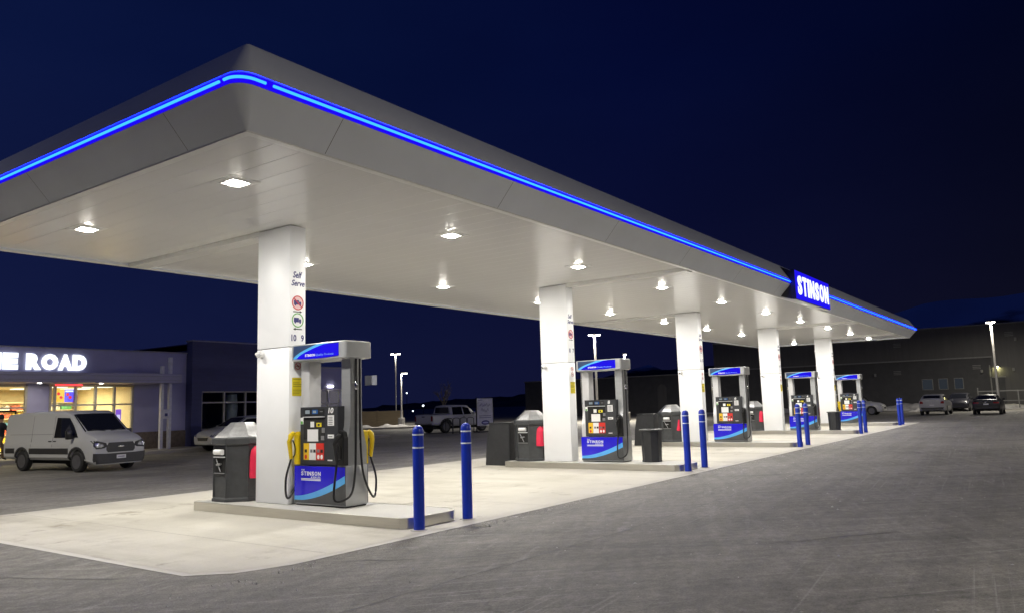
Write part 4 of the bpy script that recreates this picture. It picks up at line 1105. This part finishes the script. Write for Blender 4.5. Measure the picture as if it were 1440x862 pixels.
bm = NB(); box(bm, SX0, 8.0, WY, WY + .2, .15, 3.18); box(bm, 8., 13.1, WY, WY + .2, .15, .5); box(bm, 15.73, 19.5, WY, WY + .2, .15, .5); mk('sill_wall', bm, M['store_base'], st)
bm = NB(); box(bm, 13.60, 13.65, WY + .06, WY + .10, .2, 2.1); box(bm, 14.45, 14.5, WY + .06, WY + .10, .2, 2.1); box(bm, 13.65, 14.45, WY + .06, WY + .10, 2.03, 2.1); box(bm, 13.65, 14.45, WY + .06, WY + .10, .2, .32); mk('door', bm, M['dark_metal'], st)
# small recessed lamps under the awning
for x in (14.9, 17.45, 12.2):
    bm = NB(); lathe(bm, [(.07, 3.185), (.08, 3.199)], 12, (x, 35.0, 0)); mk('soffit_light', bm, M['lens'], st)
    lamp('awning_lamp', 'AREA', (x, 35.0, 3.17), 14, (1, .9, .7), .15)
lamp('shop_lamp', 'AREA', (16.8, WY + 3., 3.05), 430, (1., .80, .46), 3.); lamp('shop_lamp', 'AREA', (11., WY + 3., 3.05), 430, (1., .80, .46), 3.)
bm = NB(); spaced(bm, 'THE', (12.55, WY - .05, 3.80), SX, SU, 1.86, .70, .033, .05, .05); spaced(bm, 'ROAD', (14.72, WY - .05, 3.80), SX, SU, 2.50, .70, .033, .0, .05); mk('lettering', bm, M['store_letter'], st)
# posters and lit sign in the window
lit = props(mk('window_sign', (lambda b: box(b, 16.02, 16.42, WY + .12, WY + .15, 2.42, 2.98))(NB()), emis('window_sign_orange', (1., .52, .06), 1.3)), 'orange and blue lit sign in the store window', 'sign', None, 'thing')
bm = NB(); box(bm, 16.43, 16.80, WY + .12, WY + .15, 2.42, 2.98); mk('blue_panel', bm, emis('window_sign_blue', (.16, .12, 1.), 1.2), lit)
bm = NB()
for cx, cz in ((16.17, 2.78), (16.28, 2.62), (16.55, 2.75), (16.66, 2.62)): prism(bm, ngon(cx, cz, .07, 14), (0, WY + .117, 0), SX, SU, .004)
mk('pattern', bm, emis('window_sign_red', (.9, .05, .05), 1.2), lit)
bm = NB(); box(bm, 16.45, 16.78, WY + .112, WY + .119, 2.86, 2.93); mk('white_strip', bm, emis('window_sign_white', (.8, .9, 1.), 1.4), lit)
bm = NB(); tube(bm, [(15.95, WY - .04, 3.155), (17.1, WY - .04, 3.155)], .025, 6); props(mk('window_light_tube', bm, emis('red_tube', (1., .05, .05), 2.5)), 'red light tube along the top of the store window', 'light tube', None, 'thing')
bm = NB(); lathe(bm, [(.02, -.26), (.11, -.18), (.14, 0), (.12, .15), (.02, .22)], 14, (17.02, WY + .5, 2.62)); props(mk('balloon', bm, mat('pink_plastic', (.75, .04, .22), .3), None, 60), 'pink balloon hanging inside the store window', 'balloon', None, 'thing')
bm = NB(); box(bm, 18.72, 18.98, WY + .13, WY + .14, 1.35, 2.05, 0); po = props(mk('window_poster', bm, emis('poster_purple', (.30, .12, .75), .9)), 'purple poster in the right end of the store window', 'poster', None, 'thing')
bm = NB(); box(bm, 18.77, 18.93, WY + .122, WY + .129, 1.5, 1.8); mk('poster_print', bm, emis('poster_print', (.8, .7, 1.), 1.), po)
# shelves of goods inside
gcols = [(.6, .1, .05), (.7, .5, .05), (.1, .3, .5), (.6, .55, .5), (.1, .4, .15), (.5, .2, .4)]
gm = [mat('shelf_goods', c, .5, var=.3, scale=15) for c in gcols]
for i, (x0, x1, y) in enumerate(((5, 8, 2.4), (9, 12, 2.4), (13.0, 14.6, 4.0), (15.8, 19.0, 2.6), (15.8, 19.2, 5.4))):
    sh = T('shop_shelf', 'shelf of coloured goods inside the lit store, %s from the door side' % ords[i], 'shelf', ((x0 + x1) / 2, WY + y, .17), 0, 'shelves inside the store')
    h = (x1 - x0) / 2; top = 1.5 if y < 5 else 2.3
    bm = NB(); box(bm, -h, h, .16, .20, 0, top)
    for z in [0.05 + .38 * q for q in range(int(top / .38) + 1)]: box(bm, -h, h, -.2, .16, z, z + .03)
    mk('frame', bm, M['interior'], sh)
    for q in range(int(top / .38)):
        for r_ in range(6):
            bm = NB(); a = -h + 2 * h * r_ / 6; b = -h + 2 * h * (r_ + 1) / 6 - .03; x = a + .02
            while x < b - .08:
                ww = rnd.uniform(.06, .12); box(bm, x, x + ww - .008, -.16, .12, .085 + .38 * q, .085 + .38 * q + rnd.uniform(.14, .28)); x += ww
            if len(bm.verts): mk('goods', bm, rnd.choice(gm), sh)
            else: bm.free()
# walkway and kerb
bm = NB(); box(bm, -40, 34, 33.45, 36.0, -.05, .15, .02); o = mk('pavement', bm, M['walk']); o['kind'] = 'structure'

# dark building next to the store
db = T('dark_retail_unit', 'dark flat-roofed shop building with an unlit window, right of the store', 'building', (0, 0, 0))
bm = NB(); box(bm, 22.16, 22.72, 35.5, 36.0, .15, 5.34); box(bm, 22.72, 29.2, 35.5, 36.0, 2.85, 5.34); box(bm, 22.72, 29.2, 35.5, 36.0, .15, .9); box(bm, 27.5, 29.2, 35.5, 36.0, .9, 2.85)
box(bm, 22.16, 29.2, 36.0, 45, 4.9, 5.2); box(bm, 29.0, 29.2, 36.0, 45, .15, 5.3); box(bm, 22.16, 29.0, 44.8, 45, .15, 5.3); box(bm, 22.16, 22.36, 36.0, 44.8, .15, 5.25)
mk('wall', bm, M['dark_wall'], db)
bm = NB(); box(bm, 22.12, 29.24, 35.46, 36.05, 5.342, 5.41, .01); mk('parapet_cap', bm, M['dark_trim'], db)
window(db, [22.76, 24.06, 25.34, 26.5, 27.46], [.94, 2.28, 2.82], 35.6, M['win_frame'], M['glass'])
bm = NB(); tube(bm, [(25.1, 36.5, .15), (25.1, 36.5, .9), (25.1, 36.5, 1.5), (25.1, 36.5, 2.1), (25.1, 36.5, 2.7)], .3, 14, rs=[.34, .36, .30, .33, .28]); props(mk('white_drum', bm, mat('pale_plastic', (.55, .55, .55), .5, bump=.3, bscale=8), None, 60), 'pale stacked drums behind the dark shop window', 'drum', None, 'thing')
wu = T('lit_retail_unit', 'low shop front with lit windows behind the nearest pump', 'building', (0, 0, 0))
bm = NB(); box(bm, 29.21, 34.0, 36.0, 36.3, 2.98, 4.22); box(bm, 29.21, 29.6, 36.0, 36.3, .15, 2.98); box(bm, 33.6, 34.0, 36.0, 36.3, .15, 2.98); box(bm, 33.8, 34.0, 36.3, 44, .15, 4.2); box(bm, 29.21, 33.8, 43.8, 44, .15, 4.2); box(bm, 29.21, 33.8, 36.3, 43.8, 4.0, 4.1)
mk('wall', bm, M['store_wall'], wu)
bm = NB(); box(bm, 29.21, 34.04, 35.96, 36.35, 4.222, 4.28); mk('parapet_cap', bm, M['dark_trim'], wu)
window(wu, [29.64, 30.6, 31.4, 32.3, 33.56], [.3, 2.1, 2.92], 36.05, M['awning_post'], M['glass'])
bm = NB(); box(bm, 29.4, 33.7, 40.0, 40.2, .15, 3.9); mk('interior_wall', bm, M['interior'], wu)
lamp('unit_lamp', 'AREA', (31.6, 38, 3.8), 45, (1., .85, .65), 1.5)
bm = NB(); box(bm, 31.3, 31.7, 35.93, 35.99, 3.10, 3.16); mk('wall_light', bm, M['lens'], wu)

# goods stacked on the walk by the van, and the person
boxm = [mat('case_print', c, .5, var=.25, scale=10) for c in ((.50, .10, .07), (.62, .58, .54), (.35, .14, .08))]
nb_ = 0
for cx in (0, 1):
    for q in range(4):
        bx = mk('goods_case', (lambda b: box(b, -.24, .24, -.22, .22, 0, .225, .012))(NB()), boxm[(q + cx) % 3])
        bx.location = (14.15 + .56 * cx, 34.55 + .1 * cx, .155 + .232 * q); bx.rotation_euler = (0, 0, rnd.uniform(-.12, .12))
        props(bx, 'goods case by the van, %s from the ground in the %s stack' % (ords[q], 'left' if cx == 0 else 'right'), 'case', 'cases stacked outside the store', 'thing')
        bm = NB(); box(bm, -.15, .15, -.224, -.2215, .06, .16); mk('case_label', bm, boxm[1] if (q + cx) % 3 != 1 else boxm[0], bx)

M['skin'] = mat('skin', (.45, .27, .19), .5)
M['jacket'] = mat('dark_jacket', (.010, .011, .022), .8, var=.3, scale=10, bump=.3, bscale=14)
M['trousers'] = mat('tan_trousers', (.24, .17, .11), .8, var=.2, scale=10, bump=.3, bscale=14)
M['hair'] = mat('dark_hair', (.015, .011, .009), .6)
def person(label, loc, rz):
    me = bpy.data.meshes.new('person'); bm = NB(); rad = []
    def V(p, r): v = bm.verts.new(p); rad.append((r, r * .9)); return v
    def E(a, b): bm.edges.new((a, b))
    pel = V((0, 0, .93), .15)
    wa = V((0, 0, 1.08), .145); ch = V((.02, 0, 1.28), .17); nb = V((.02, 0, 1.44), .085); nk = V((.03, 0, 1.50), .058); hd = V((.05, 0, 1.60), .085); hd2 = V((.05, 0, 1.69), .085)
    for a, b in ((pel, wa), (wa, ch), (ch, nb), (nb, nk), (nk, hd), (hd, hd2)): E(a, b)
    nose = V((.135, 0, 1.615), .012); E(hd, nose)
    for sd, fw in ((1, .22), (-1, -.26)):
        hp = V((.0, sd * .10, .88), .105); kn = V((fw * .75 + .05, sd * .10, .50), .070); an = V((fw * 1.25 - .04, sd * .10, .10), .045); to = V((fw * 1.25 + .13, sd * .11, .04), .040)
        for a, b in ((pel, hp), (hp, kn), (kn, an), (an, to)): E(a, b)
        sh = V((.02, sd * .19, 1.40), .075); el = V((-fw * .5, sd * .26, 1.13), .056); wr = V((-fw * .6 + .14, sd * .27, .90), .034); pm = V((-fw * .6 + .19, sd * .27, .83), .034)
        for a, b in ((ch, sh), (sh, el), (el, wr), (wr, pm)): E(a, b)
        for k in range(4):
            f1 = V((-fw * .6 + .20 + .017 * k, sd * .27 + .0, .775 - .004 * k), .010); f2 = V((-fw * .6 + .20 + .017 * k, sd * .265, .735 - .004 * abs(1.5 - k)), .008); E(pm, f1); E(f1, f2)
        t1 = V((-fw * .6 + .245, sd * .25, .80), .010); E(pm, t1)
    bm.to_mesh(me); bm.free()
    o = bpy.data.objects.new('person', me); C.objects.link(o)
    sm = o.modifiers.new('skin', 'SKIN'); sm.use_smooth_shade = True
    for i, r in enumerate(rad): me.skin_vertices[0].data[i].radius = r
    me.skin_vertices[0].data[0].use_root = True
    sb_ = o.modifiers.new('sub', 'SUBSURF'); sb_.levels = 2; sb_.render_levels = 2
    dg = bpy.context.evaluated_depsgraph_get(); dg.update()
    res = bpy.data.meshes.new_from_object(o.evaluated_get(dg)); bpy.data.objects.remove(o); bpy.data.meshes.remove(me)
    res.materials.clear()
    for m_ in (M['skin'], M['jacket'], M['trousers'], M['black']): res.materials.append(m_)
    for p in res.polygons:
        c = p.center
        if c.z > 1.47: k = 0
        elif c.z > .93: k = 1
        elif abs(c.y) > .215: k = 1 if c.z > .90 else 0
        elif c.z > .10: k = 2
        else: k = 3
        p.material_index = k
    o = bpy.data.objects.new('person', res); C.objects.link(o); o.location = loc; o.rotation_euler = (0, 0, rz)
    props(o, label, 'person', None, 'thing')
    b = NB(); lathe(b, [(.098, 1.60), (.102, 1.66), (.092, 1.73), (.06, 1.775), (.01, 1.785)], 16, (.035, 0, 0)); mk('hair', b, M['hair'], o, 60)
    b = NB()
    for sd in (-1, 1): lathe(b, [(.004, -.008), (.012, 0), (.004, .008)], 8, (.128, sd * .034, 1.645), 'x')
    mk('eyes', b, M['black'], o)
    return o
person('person in dark jacket and tan trousers walking past the store', (13.12, 34.0, .15), R(15))

# ------------------------------------------------------------------ banner, racks, median, walls
bn = T('banner_sign', 'tall white banner sign with blue oval in front of the pickup', 'sign', (40.6, 31.4, 0), R(-14))
bm = NB(); box(bm, -.66, .66, -.03, .03, .42, 2.2, .01); mk('panel', bm, mat('banner_white', (.50, .50, .56), .5), bn)
bm = NB(); box(bm, -.70, -.665, -.04, .04, .06, 2.26); box(bm, .665, .70, -.04, .04, .06, 2.26); box(bm, -.7, .7, -.3, .3, .02, .06); box(bm, -.665, .665, -.04, .04, .30, .36); mk('frame', bm, M['dark_metal'], bn)
bm = NB(); o3 = (0, -.032, 0)
prism(bm, ngon(.02, .62, .34, 28, 0, .15), o3, SX, SU, .003); mk('oval_logo', bm, M['print_navy'], bn)
bm = NB(); prism(bm, ngon(.02, .62, .24, 28, 0, .05), (0, -.0345, 0), SX, SU, .003); mk('oval_mark', bm, mat('banner_mark', (.4, .4, .6), .5), bn)
bm = NB()
for (u0, u1, v0, v1) in ((-.5, .5, 1.04, 1.08), (-.5, .5, .92, .96), (-.56, -.2, 2.06, 2.11)): prism(bm, [(u0, v0), (u1, v0), (u1, v1), (u0, v1)], o3, SX, SU, .003)
# two lines of script too blurred to read: loose strokes
for u, v, s in [(-.40 + .13 * q, 1.74 + .05 * math.sin(q * 2.1), .06) for q in range(7)] + [(-.26 + .16 * q, 1.40 + .06 * math.cos(q * 1.7), .075) for q in range(4)]:
    tube(bm, [(u - s, -.036, v - s), (u + s * .2, -.036, v + s * 1.5), (u + s, -.036, v - s * .8)], .014, 5)
mk('script', bm, mat('banner_ink', (.12, .12, .22), .6), bn)
for i in range(4):
    bm = NB(); tube(bm, [(0, -.22, 0), (0, -.22, .86), (0, -.15, .96), (0, 0, .99), (0, .15, .96), (0, .22, .86), (0, .22, 0)], .022, 8, sub=3)
    o = props(mk('bike_rack', bm, M['dark_metal'], None, 60), 'dark steel hoop rack by the white pickup, %s from the left' % ords[i], 'bike rack', 'hoop racks by the pickup', 'thing'); o.location = (37.8 + .72 * i, 32.1 - .0 * i, 0); o.rotation_euler = (0, 0, R(20))

def snowbank(name, label, loc, L, W_, H, rz=0, seed=1):
    r = random.Random(seed); bm = NB(); nx, ny = 60, 8; G = []
    for i in range(nx + 1):
        row = []; u = i / nx; env = min(1, 6 * u, 6 * (1 - u)); hh = H * env * (.55 + .45 * math.sin(i * .7 + seed) * math.sin(i * .23 + 2 * seed)) 
        for j in range(ny + 1):
            v = j / ny; a = math.sin(math.pi * v)
            row.append(bm.verts.new(((u - .5) * L, (v - .5) * W_ + r.uniform(-.06, .06), max(.0, hh * a * (.8 + r.uniform(0, .5))) - .02)))
        G.append(row)
    for a, b in zip(G, G[1:]):
        for j in range(ny): bm.faces.new((a[j], a[j + 1], b[j + 1], b[j]))
    bm.faces.new([G[i][0] for i in range(nx + 1)] + [G[-1][j] for j in range(1, ny + 1)] + [G[i][ny] for i in range(nx - 1, -1, -1)] + [G[0][j] for j in range(ny - 1, 0, -1)])
    o = mk(name, bm, M['snow'], None, 60); o.location = loc; o.rotation_euler = (0, 0, rz); return props(o, label, 'snow bank', None, 'thing')
snowbank('snow_bank', 'dirty snow bank along the foot of the long dark building', (86.6, 8, 0), 70, 2.2, .75, R(90), 3)
snowbank('snow_bank', 'pale snow heap on the parking median around the lamp post base', (50.2, 47.2, .1), 14, 3.0, .34, R(-35), 5)
snowbank('snow_bank', 'small snow heap behind the silver hatchback', (80.5, 10.0, 0), 5, 2.0, .5, R(70), 8)
bm = NB(); prism(bm, rounded(-8, 8, -2, 2, 1.6, 5, 1.6), (0, 0, .15), (1, 0, 0), (0, 1, 0), .2); md_ = mk('parking_median', bm, M['walk']); md_.location = (50.2, 47.2, 0); md_.rotation_euler = (0, 0, R(-35)); md_['kind'] = 'structure'
M['wood'] = mat('brown_boards', (.13, .10, .06), .8, var=.3, scale=3, mapscale=(.4, .4, 9))
bm = NB(); box(bm, -6, 6, -.1, .1, 0, 1.5); fw_ = props(mk('board_fence', bm, M['wood']), 'low brown board fence behind the snowy median', 'fence', None, 'thing'); fw_.location = (51.2, 57, 0); fw_.rotation_euler = (0, 0, R(-35))
bm = NB()
for q in range(6): box(bm, -6 + q * 2.36, -5.88 + q * 2.36, -.14, -.102, 0, 1.55)
mk('post', bm, M['wood'], fw_)

# ------------------------------------------------------------------ lamp posts
M['post'] = mat('lamp_post_metal', (.48, .47, .44), .45, .5)
M['post_base'] = mat('post_base_concrete', (.34, .33, .31), .8)
def lamp_post(label, loc, h, heads, rz, power, r=.07, lit=True, base=.75):
    p = T('lamp_post', label, 'street lamp', loc, rz, 'parking lot lamp posts')
    bm = NB(); lathe(bm, [(.30, 0), (.30, base - .03), (.27, base)], 18); mk('base', bm, M['post_base'], p, 40)
    bm = NB(); lathe(bm, [(r * 1.3, base + .002), (r, base + .4), (r * .8, h)], 12); mk('pole', bm, M['post'], p, 40)
    for a in heads:
        c, s = math.cos(R(a)), math.sin(R(a))
        bm = NB(); box(bm, .05, .16, -.03, .03, h - .08, h - .03); box(bm, .14, .56, -.14, .14, h - .10, h - .01, .02); bmesh.ops.rotate(bm, cent=(0, 0, 0), matrix=Matrix.Rotation(R(a), 3, 'Z'), verts=bm.verts); hd = mk('lamp_head', bm, M['post'], p, 40)
        bm = NB(); box(bm, .18, .52, -.11, .11, h - .165, h - .102, .015); bmesh.ops.rotate(bm, cent=(0, 0, 0), matrix=Matrix.Rotation(R(a), 3, 'Z'), verts=bm.verts); mk('lens', bm, M['post_lens'] if lit else M['plate'], hd)
        if lit:
            lamp('post_lamp', 'AREA', (.35 * c, .35 * s, h - .18), power, (1., .93, .80), .4, (0, 0, 0), p)
    return p
lamp_post('lamp post with double head on the snowy parking median', (50.3, 48.2, .12), 4.75, (-60,), 0, 300, .09)
lamp_post('tall distant lamp post just behind the one on the median', (61.8, 60.0, 0), 7.75, (-60, 120), 0, 260, .07)
lamp_post('tall lamp post with two heads right of the column marked 8 and 7', (60, 33.9, 0), 7.75, (-55, 125), 0, 1500, .10)
lamp_post('single-headed lamp post behind the second pump', (64, 33.1, 0), 6.05, (215,), 0, 700, .07)
lamp_post('lamp post standing behind the black sedan before the long dark building', (80, 5.2, 0), 7.75, (150, 210), 0, 420, .11)
lamp_post('unlit lamp post with crossbar head behind the farthest column', (75, 18.5, 0), 5.9, (90, 270), 0, 0, .06, False)

for i_, (x, y, h_, pw, a) in enumerate(((6, -9, 8.6, 1350, 90), (30, -10, 8.6, 1550, 90), (56, -10, 8.6, 1600, 90), (2, 26, 8.6, 1000, -20))):  # unseen posts added to brighten the fascia, asphalt and store side
    lamp_post(('added unseen lot lamp post beyond the right edge, %s one along the near side' % ords[i_]) if i_ < 3 else 'unseen lot lamp post added left of the parked van, outside the view', (x, y, 0), h_, (a,), 0, pw, .09)

# ------------------------------------------------------------------ long dark building on the right
M['ware'] = mat('warehouse_cladding', (.085, .083, .078), .65, var=.10, scale=.8, mapscale=(1, 6, .3))
M['ware2'] = mat('warehouse_lower_block', (.055, .055, .056), .75, var=.15, scale=1.5)
M['ware_trim'] = mat('warehouse_trim', (.20, .20, .19), .6)
BX = 89.
wh = T('warehouse', 'long dark building with band, windows and one lit doorway lamp', 'building', (BX, 0, 0))
bm = NB(); box(bm, 0, 30, -60, 34.2, 5.06, 8.1); box(bm, 0, 30, -60, 6.1, 0, 5.06); mk('wall', bm, M['ware'], wh)
bm = NB(); box(bm, .05, 30, 6.1, 34.2, 0, 4.92); mk('lower_wall', bm, M['ware2'], wh)
bm = NB(); box(bm, -.08, .3, 6.0, 34.3, 4.922, 5.055); box(bm, -.06, .3, -60, 34.25, 8.102, 8.22); mk('band', bm, M['ware_trim'], wh)
for y0, y1 in ((11.36, 12.25), (10.03, 10.77), (8.67, 9.37)):
    bm = NB(); box(bm, -.02, .045, y0 - .06, y1 + .06, 1.94, 3.06); fr = mk('window', bm, M['ware_trim'], wh)
    bm = NB(); box(bm, -.032, -.021, y0, y1, 2.0, 3.0); mk('pane', bm, emis('dim_window', (.020, .024, .030), 1., False), fr)
for y, z in ((14.5, 3.6), (14.3, 6.45), (7.35, 3.85), (4.4, 6.9)):
    bm = NB()
    for q in range(3): box(bm, -.06, -.001, y - .35, y + .35, z + q * .16, z + q * .16 + .07)
    mk('louvre', bm, M['ware_trim'], wh)
for y, z in ((16.6, 3.5), (4.3, 3.5), (3.9, 6.4), (6.95, 3.45)):
    bm = NB(); box(bm, -.22, -.001, y - .10, y + .10, z, z + .32, .03); mk('wall_fixture', bm, M['ware_trim'], wh)
bm = NB(); box(bm, -.03, .045, 8.95, 9.8, 0, 1.05); mk('door', bm, M['ware2'], wh)
bm = NB(); box(bm, -.10, -.002, 5.0, 6.3, 2.95, 3.03); box(bm, -.10, -.002, 6.2, 6.3, 0, 4.2); dw = mk('door_surround', bm, M['ware_trim'], wh)
bm = NB(); box(bm, -.02, -.001, 5.1, 6.15, .1, 2.9); mk('door', bm, M['ware2'], wh)
bm = NB(); box(bm, -.30, -.002, 5.48, 5.82, 4.02, 4.14, .02); wl = mk('wall_lamp', bm, M['ware_trim'], wh)
bm = NB(); box(bm, -.26, -.05, 5.52, 5.78, 3.99, 4.018); mk('lens', bm, emis('wall_lamp_lens', (1., .95, .45), 20., False), wl)
lamp('door_lamp', 'AREA', (BX - .16, 5.65, 3.97), 22, (1., .92, .40), .2)
rl = T('yard_railing', 'pale metal railing in front of the long dark building', 'railing', (BX - 3.2, 0, 0))
bm = NB(); box(bm, -.03, .03, -30, 7.2, 1.62, 1.70); box(bm, -.02, .02, -30, 7.2, .72, .78); mk('rail', bm, M['ware_trim'], rl)
for q in range(9):
    bm = NB(); box(bm, -.04, .04, 7.16 - q * 3.2, 7.24 - q * 3.2, 0, 1.72 if q else 2.0); mk('post', bm, M['ware_trim'], rl)
lb = T('low_building', 'low dark building far behind the second and third columns', 'building', (0, 0, 0))
bm = NB(); box(bm, 89.5, 112, 34.8, 62, 0, 4.75); mk('wall', bm, M['ware2'], lb)
bm = NB(); box(bm, 89.4, 112.1, 34.7, 62.1, 4.752, 4.88); mk('parapet_cap', bm, M['ware_trim'], lb)
bm = NB(); prism(bm, [(-.6, .1), (.6, .1), (.6, 3.2), (.35, 3.6), (0, 3.75), (-.35, 3.6), (-.6, 3.2)], (89.48, 41.3, 0), FX, FU, .05); mk('door', bm, M['ware'], lb)

# ------------------------------------------------------------------ distant lights, trees, hills
def far_light(label, loc, h, m, s=.22):
    t = T('distant_lamp', label, 'street lamp', loc, 0, 'small lamps far away')
    bm = NB(); lathe(bm, [(.08, 0), (.05, h)], 8); mk('pole', bm, M['dark_metal'], t)
    bm = NB(); lathe(bm, [(.02, h - s), (s, h), (s * .8, h + s * .7), (.02, h + s)], 10); mk('lens', bm, m, t)
    return t
fw_m = emis('far_white_lamp', (.8, .9, 1.), 3., False); fo_m = emis('far_orange_lamp', (1., .34, .04), 8., False)
far_light('small white light far away, highest of three left of the pickup', (150, 141.7, 0), 5.6, fw_m, .22)
far_light('small white light far away, just above the pickup bed', (150, 136.0, 0), 2.2, fw_m, .28)
far_light('small white light far away, lowest of three left of the pickup', (150, 139.6, 0), .9, fw_m, .2)
far_light('orange street light far away between the fourth and third columns', (120, 39.9, 0), 4.1, fo_m, .26)
ls = T('distant_building', 'distant building with a grid of small lit windows', 'building', (110, 75, 0), R(-145))
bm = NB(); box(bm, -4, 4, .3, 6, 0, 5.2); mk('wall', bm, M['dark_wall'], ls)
for q, cx in enumerate((-1.25, -.45, .25, .95)):
    for rr_ in range(4 if q < 3 else 3):
        if q == 0 and rr_ == 0: continue
        bm = NB(); box(bm, -cx - .2, -cx + .2, .26, .299, 1.2 + rr_ * .78, 1.2 + rr_ * .78 + .45); mk('window', bm, emis('far_window', ((.8, .18, .16), (.75, .70, .62), (.45, .45, .25), (.50, .42, .30))[q], .5, False), ls)
M['bark'] = mat('bare_bark', (.05, .042, .038), .9, var=.3, scale=8)
def bare_tree(label, loc, h, seed):
    r = random.Random(seed); t = T('bare_tree', label, 'tree', loc, 0, 'bare winter trees')
    bm = NB(); tube(bm, [(0, 0, 0), (.05, .03, h * .25), (-.03, .06, h * .45), (.05, 0, h * .62)], .1, 8, rs=[h * .030, h * .024, h * .018, h * .012]); mk('trunk', bm, M['bark'], t, 60)
    bm = NB()
    def br(p, d, L, rad, k):
        q = p + d * L; mid = p + d * L * .5 + Vector((r.uniform(-1, 1), r.uniform(-1, 1), r.uniform(-.3, .6))) * L * .08
        tube(bm, [p, mid, q], rad, 5, rs=[rad, rad * .8, rad * .5])
        if k == 0: return
        for _ in range(3 if k > 1 else 4):
            dd = (d + Vector((r.uniform(-.8, .8), r.uniform(-.8, .8), r.uniform(-.2, .7)))).normalized(); br(p + d * L * r.uniform(.45, 1), dd, L * r.uniform(.55, .75), rad * .5, k - 1)
    for q in range(9):
        a = q * 2.4; z = h * r.uniform(.28, .60); br(Vector((0, 0, z)), Vector((math.cos(a) * .7, math.sin(a) * .7, 1)).normalized(), h * r.uniform(.2, .3), h * .010, 3)
    mk('crown', bm, M['bark'], t)
bare_tree('bare winter tree behind the white pickup', (63, 54.2, 0), 4.4, 3)

def hills():
    bm = NB(); nx, ny = 90, 10; G = []
    crest = [(760, 12), (640, 14), (560, 18), (500, 30), (464, 42), (438, 48), (405, 38), (330, 44), (260, 60), (200, 80), (170, 82), (146, 87), (115, 92), (83, 94), (28, 95), (-60, 92), (-200, 70), (-500, 50)]
    crest = crest[::-1]
    for i in range(nx + 1):
        y = -500 + 1260 * i / nx
        for (a, za), (b, zb) in zip(crest, crest[1:]):
            if a <= y <= b: z = za + (zb - za) * (y - a) / (b - a)
        row = []
        for j in range(ny + 1):
            v = j / ny; row.append(bm.verts.new((640 + 260 * v + 14 * math.sin(i * .9 + j), y, max(-1, z * (v ** 1.3) + (2.5 * math.sin(i * 1.3 + j * 2.1) if 0 < j < ny else 0)))))
        G.append(row)
    for a, b in zip(G, G[1:]):
        for j in range(ny): bm.faces.new((a[j], b[j], b[j + 1], a[j + 1]))
    m, nt, out = new_mat('snowy_hillside')
    b = nt.nodes.new('ShaderNodeBsdfPrincipled'); nt.links.new(b.outputs[0], out.inputs[0]); b.inputs['Roughness'].default_value = .9
    f = noise_fac(nt, .012, 5, (1, 1, 2.5)); tc = nt.nodes.new('ShaderNodeTexCoord'); sp = nt.nodes.new('ShaderNodeSeparateXYZ'); nt.links.new(tc.outputs['Object'], sp.inputs[0])
    ma = nt.nodes.new('ShaderNodeMath'); ma.operation = 'MULTIPLY_ADD'; ma.inputs[1].default_value = .008; nt.links.new(sp.outputs['Z'], ma.inputs[0]); nt.links.new(f, ma.inputs[2])
    nt.links.new(ramp(nt, ma.outputs[0], [(.84, (.03, .03, .03)), (.98, (.85, .87, .90))]), b.inputs['Base Color'])
    o = mk('hills', bm, m, None, 60); o['kind'] = 'structure'
hills()
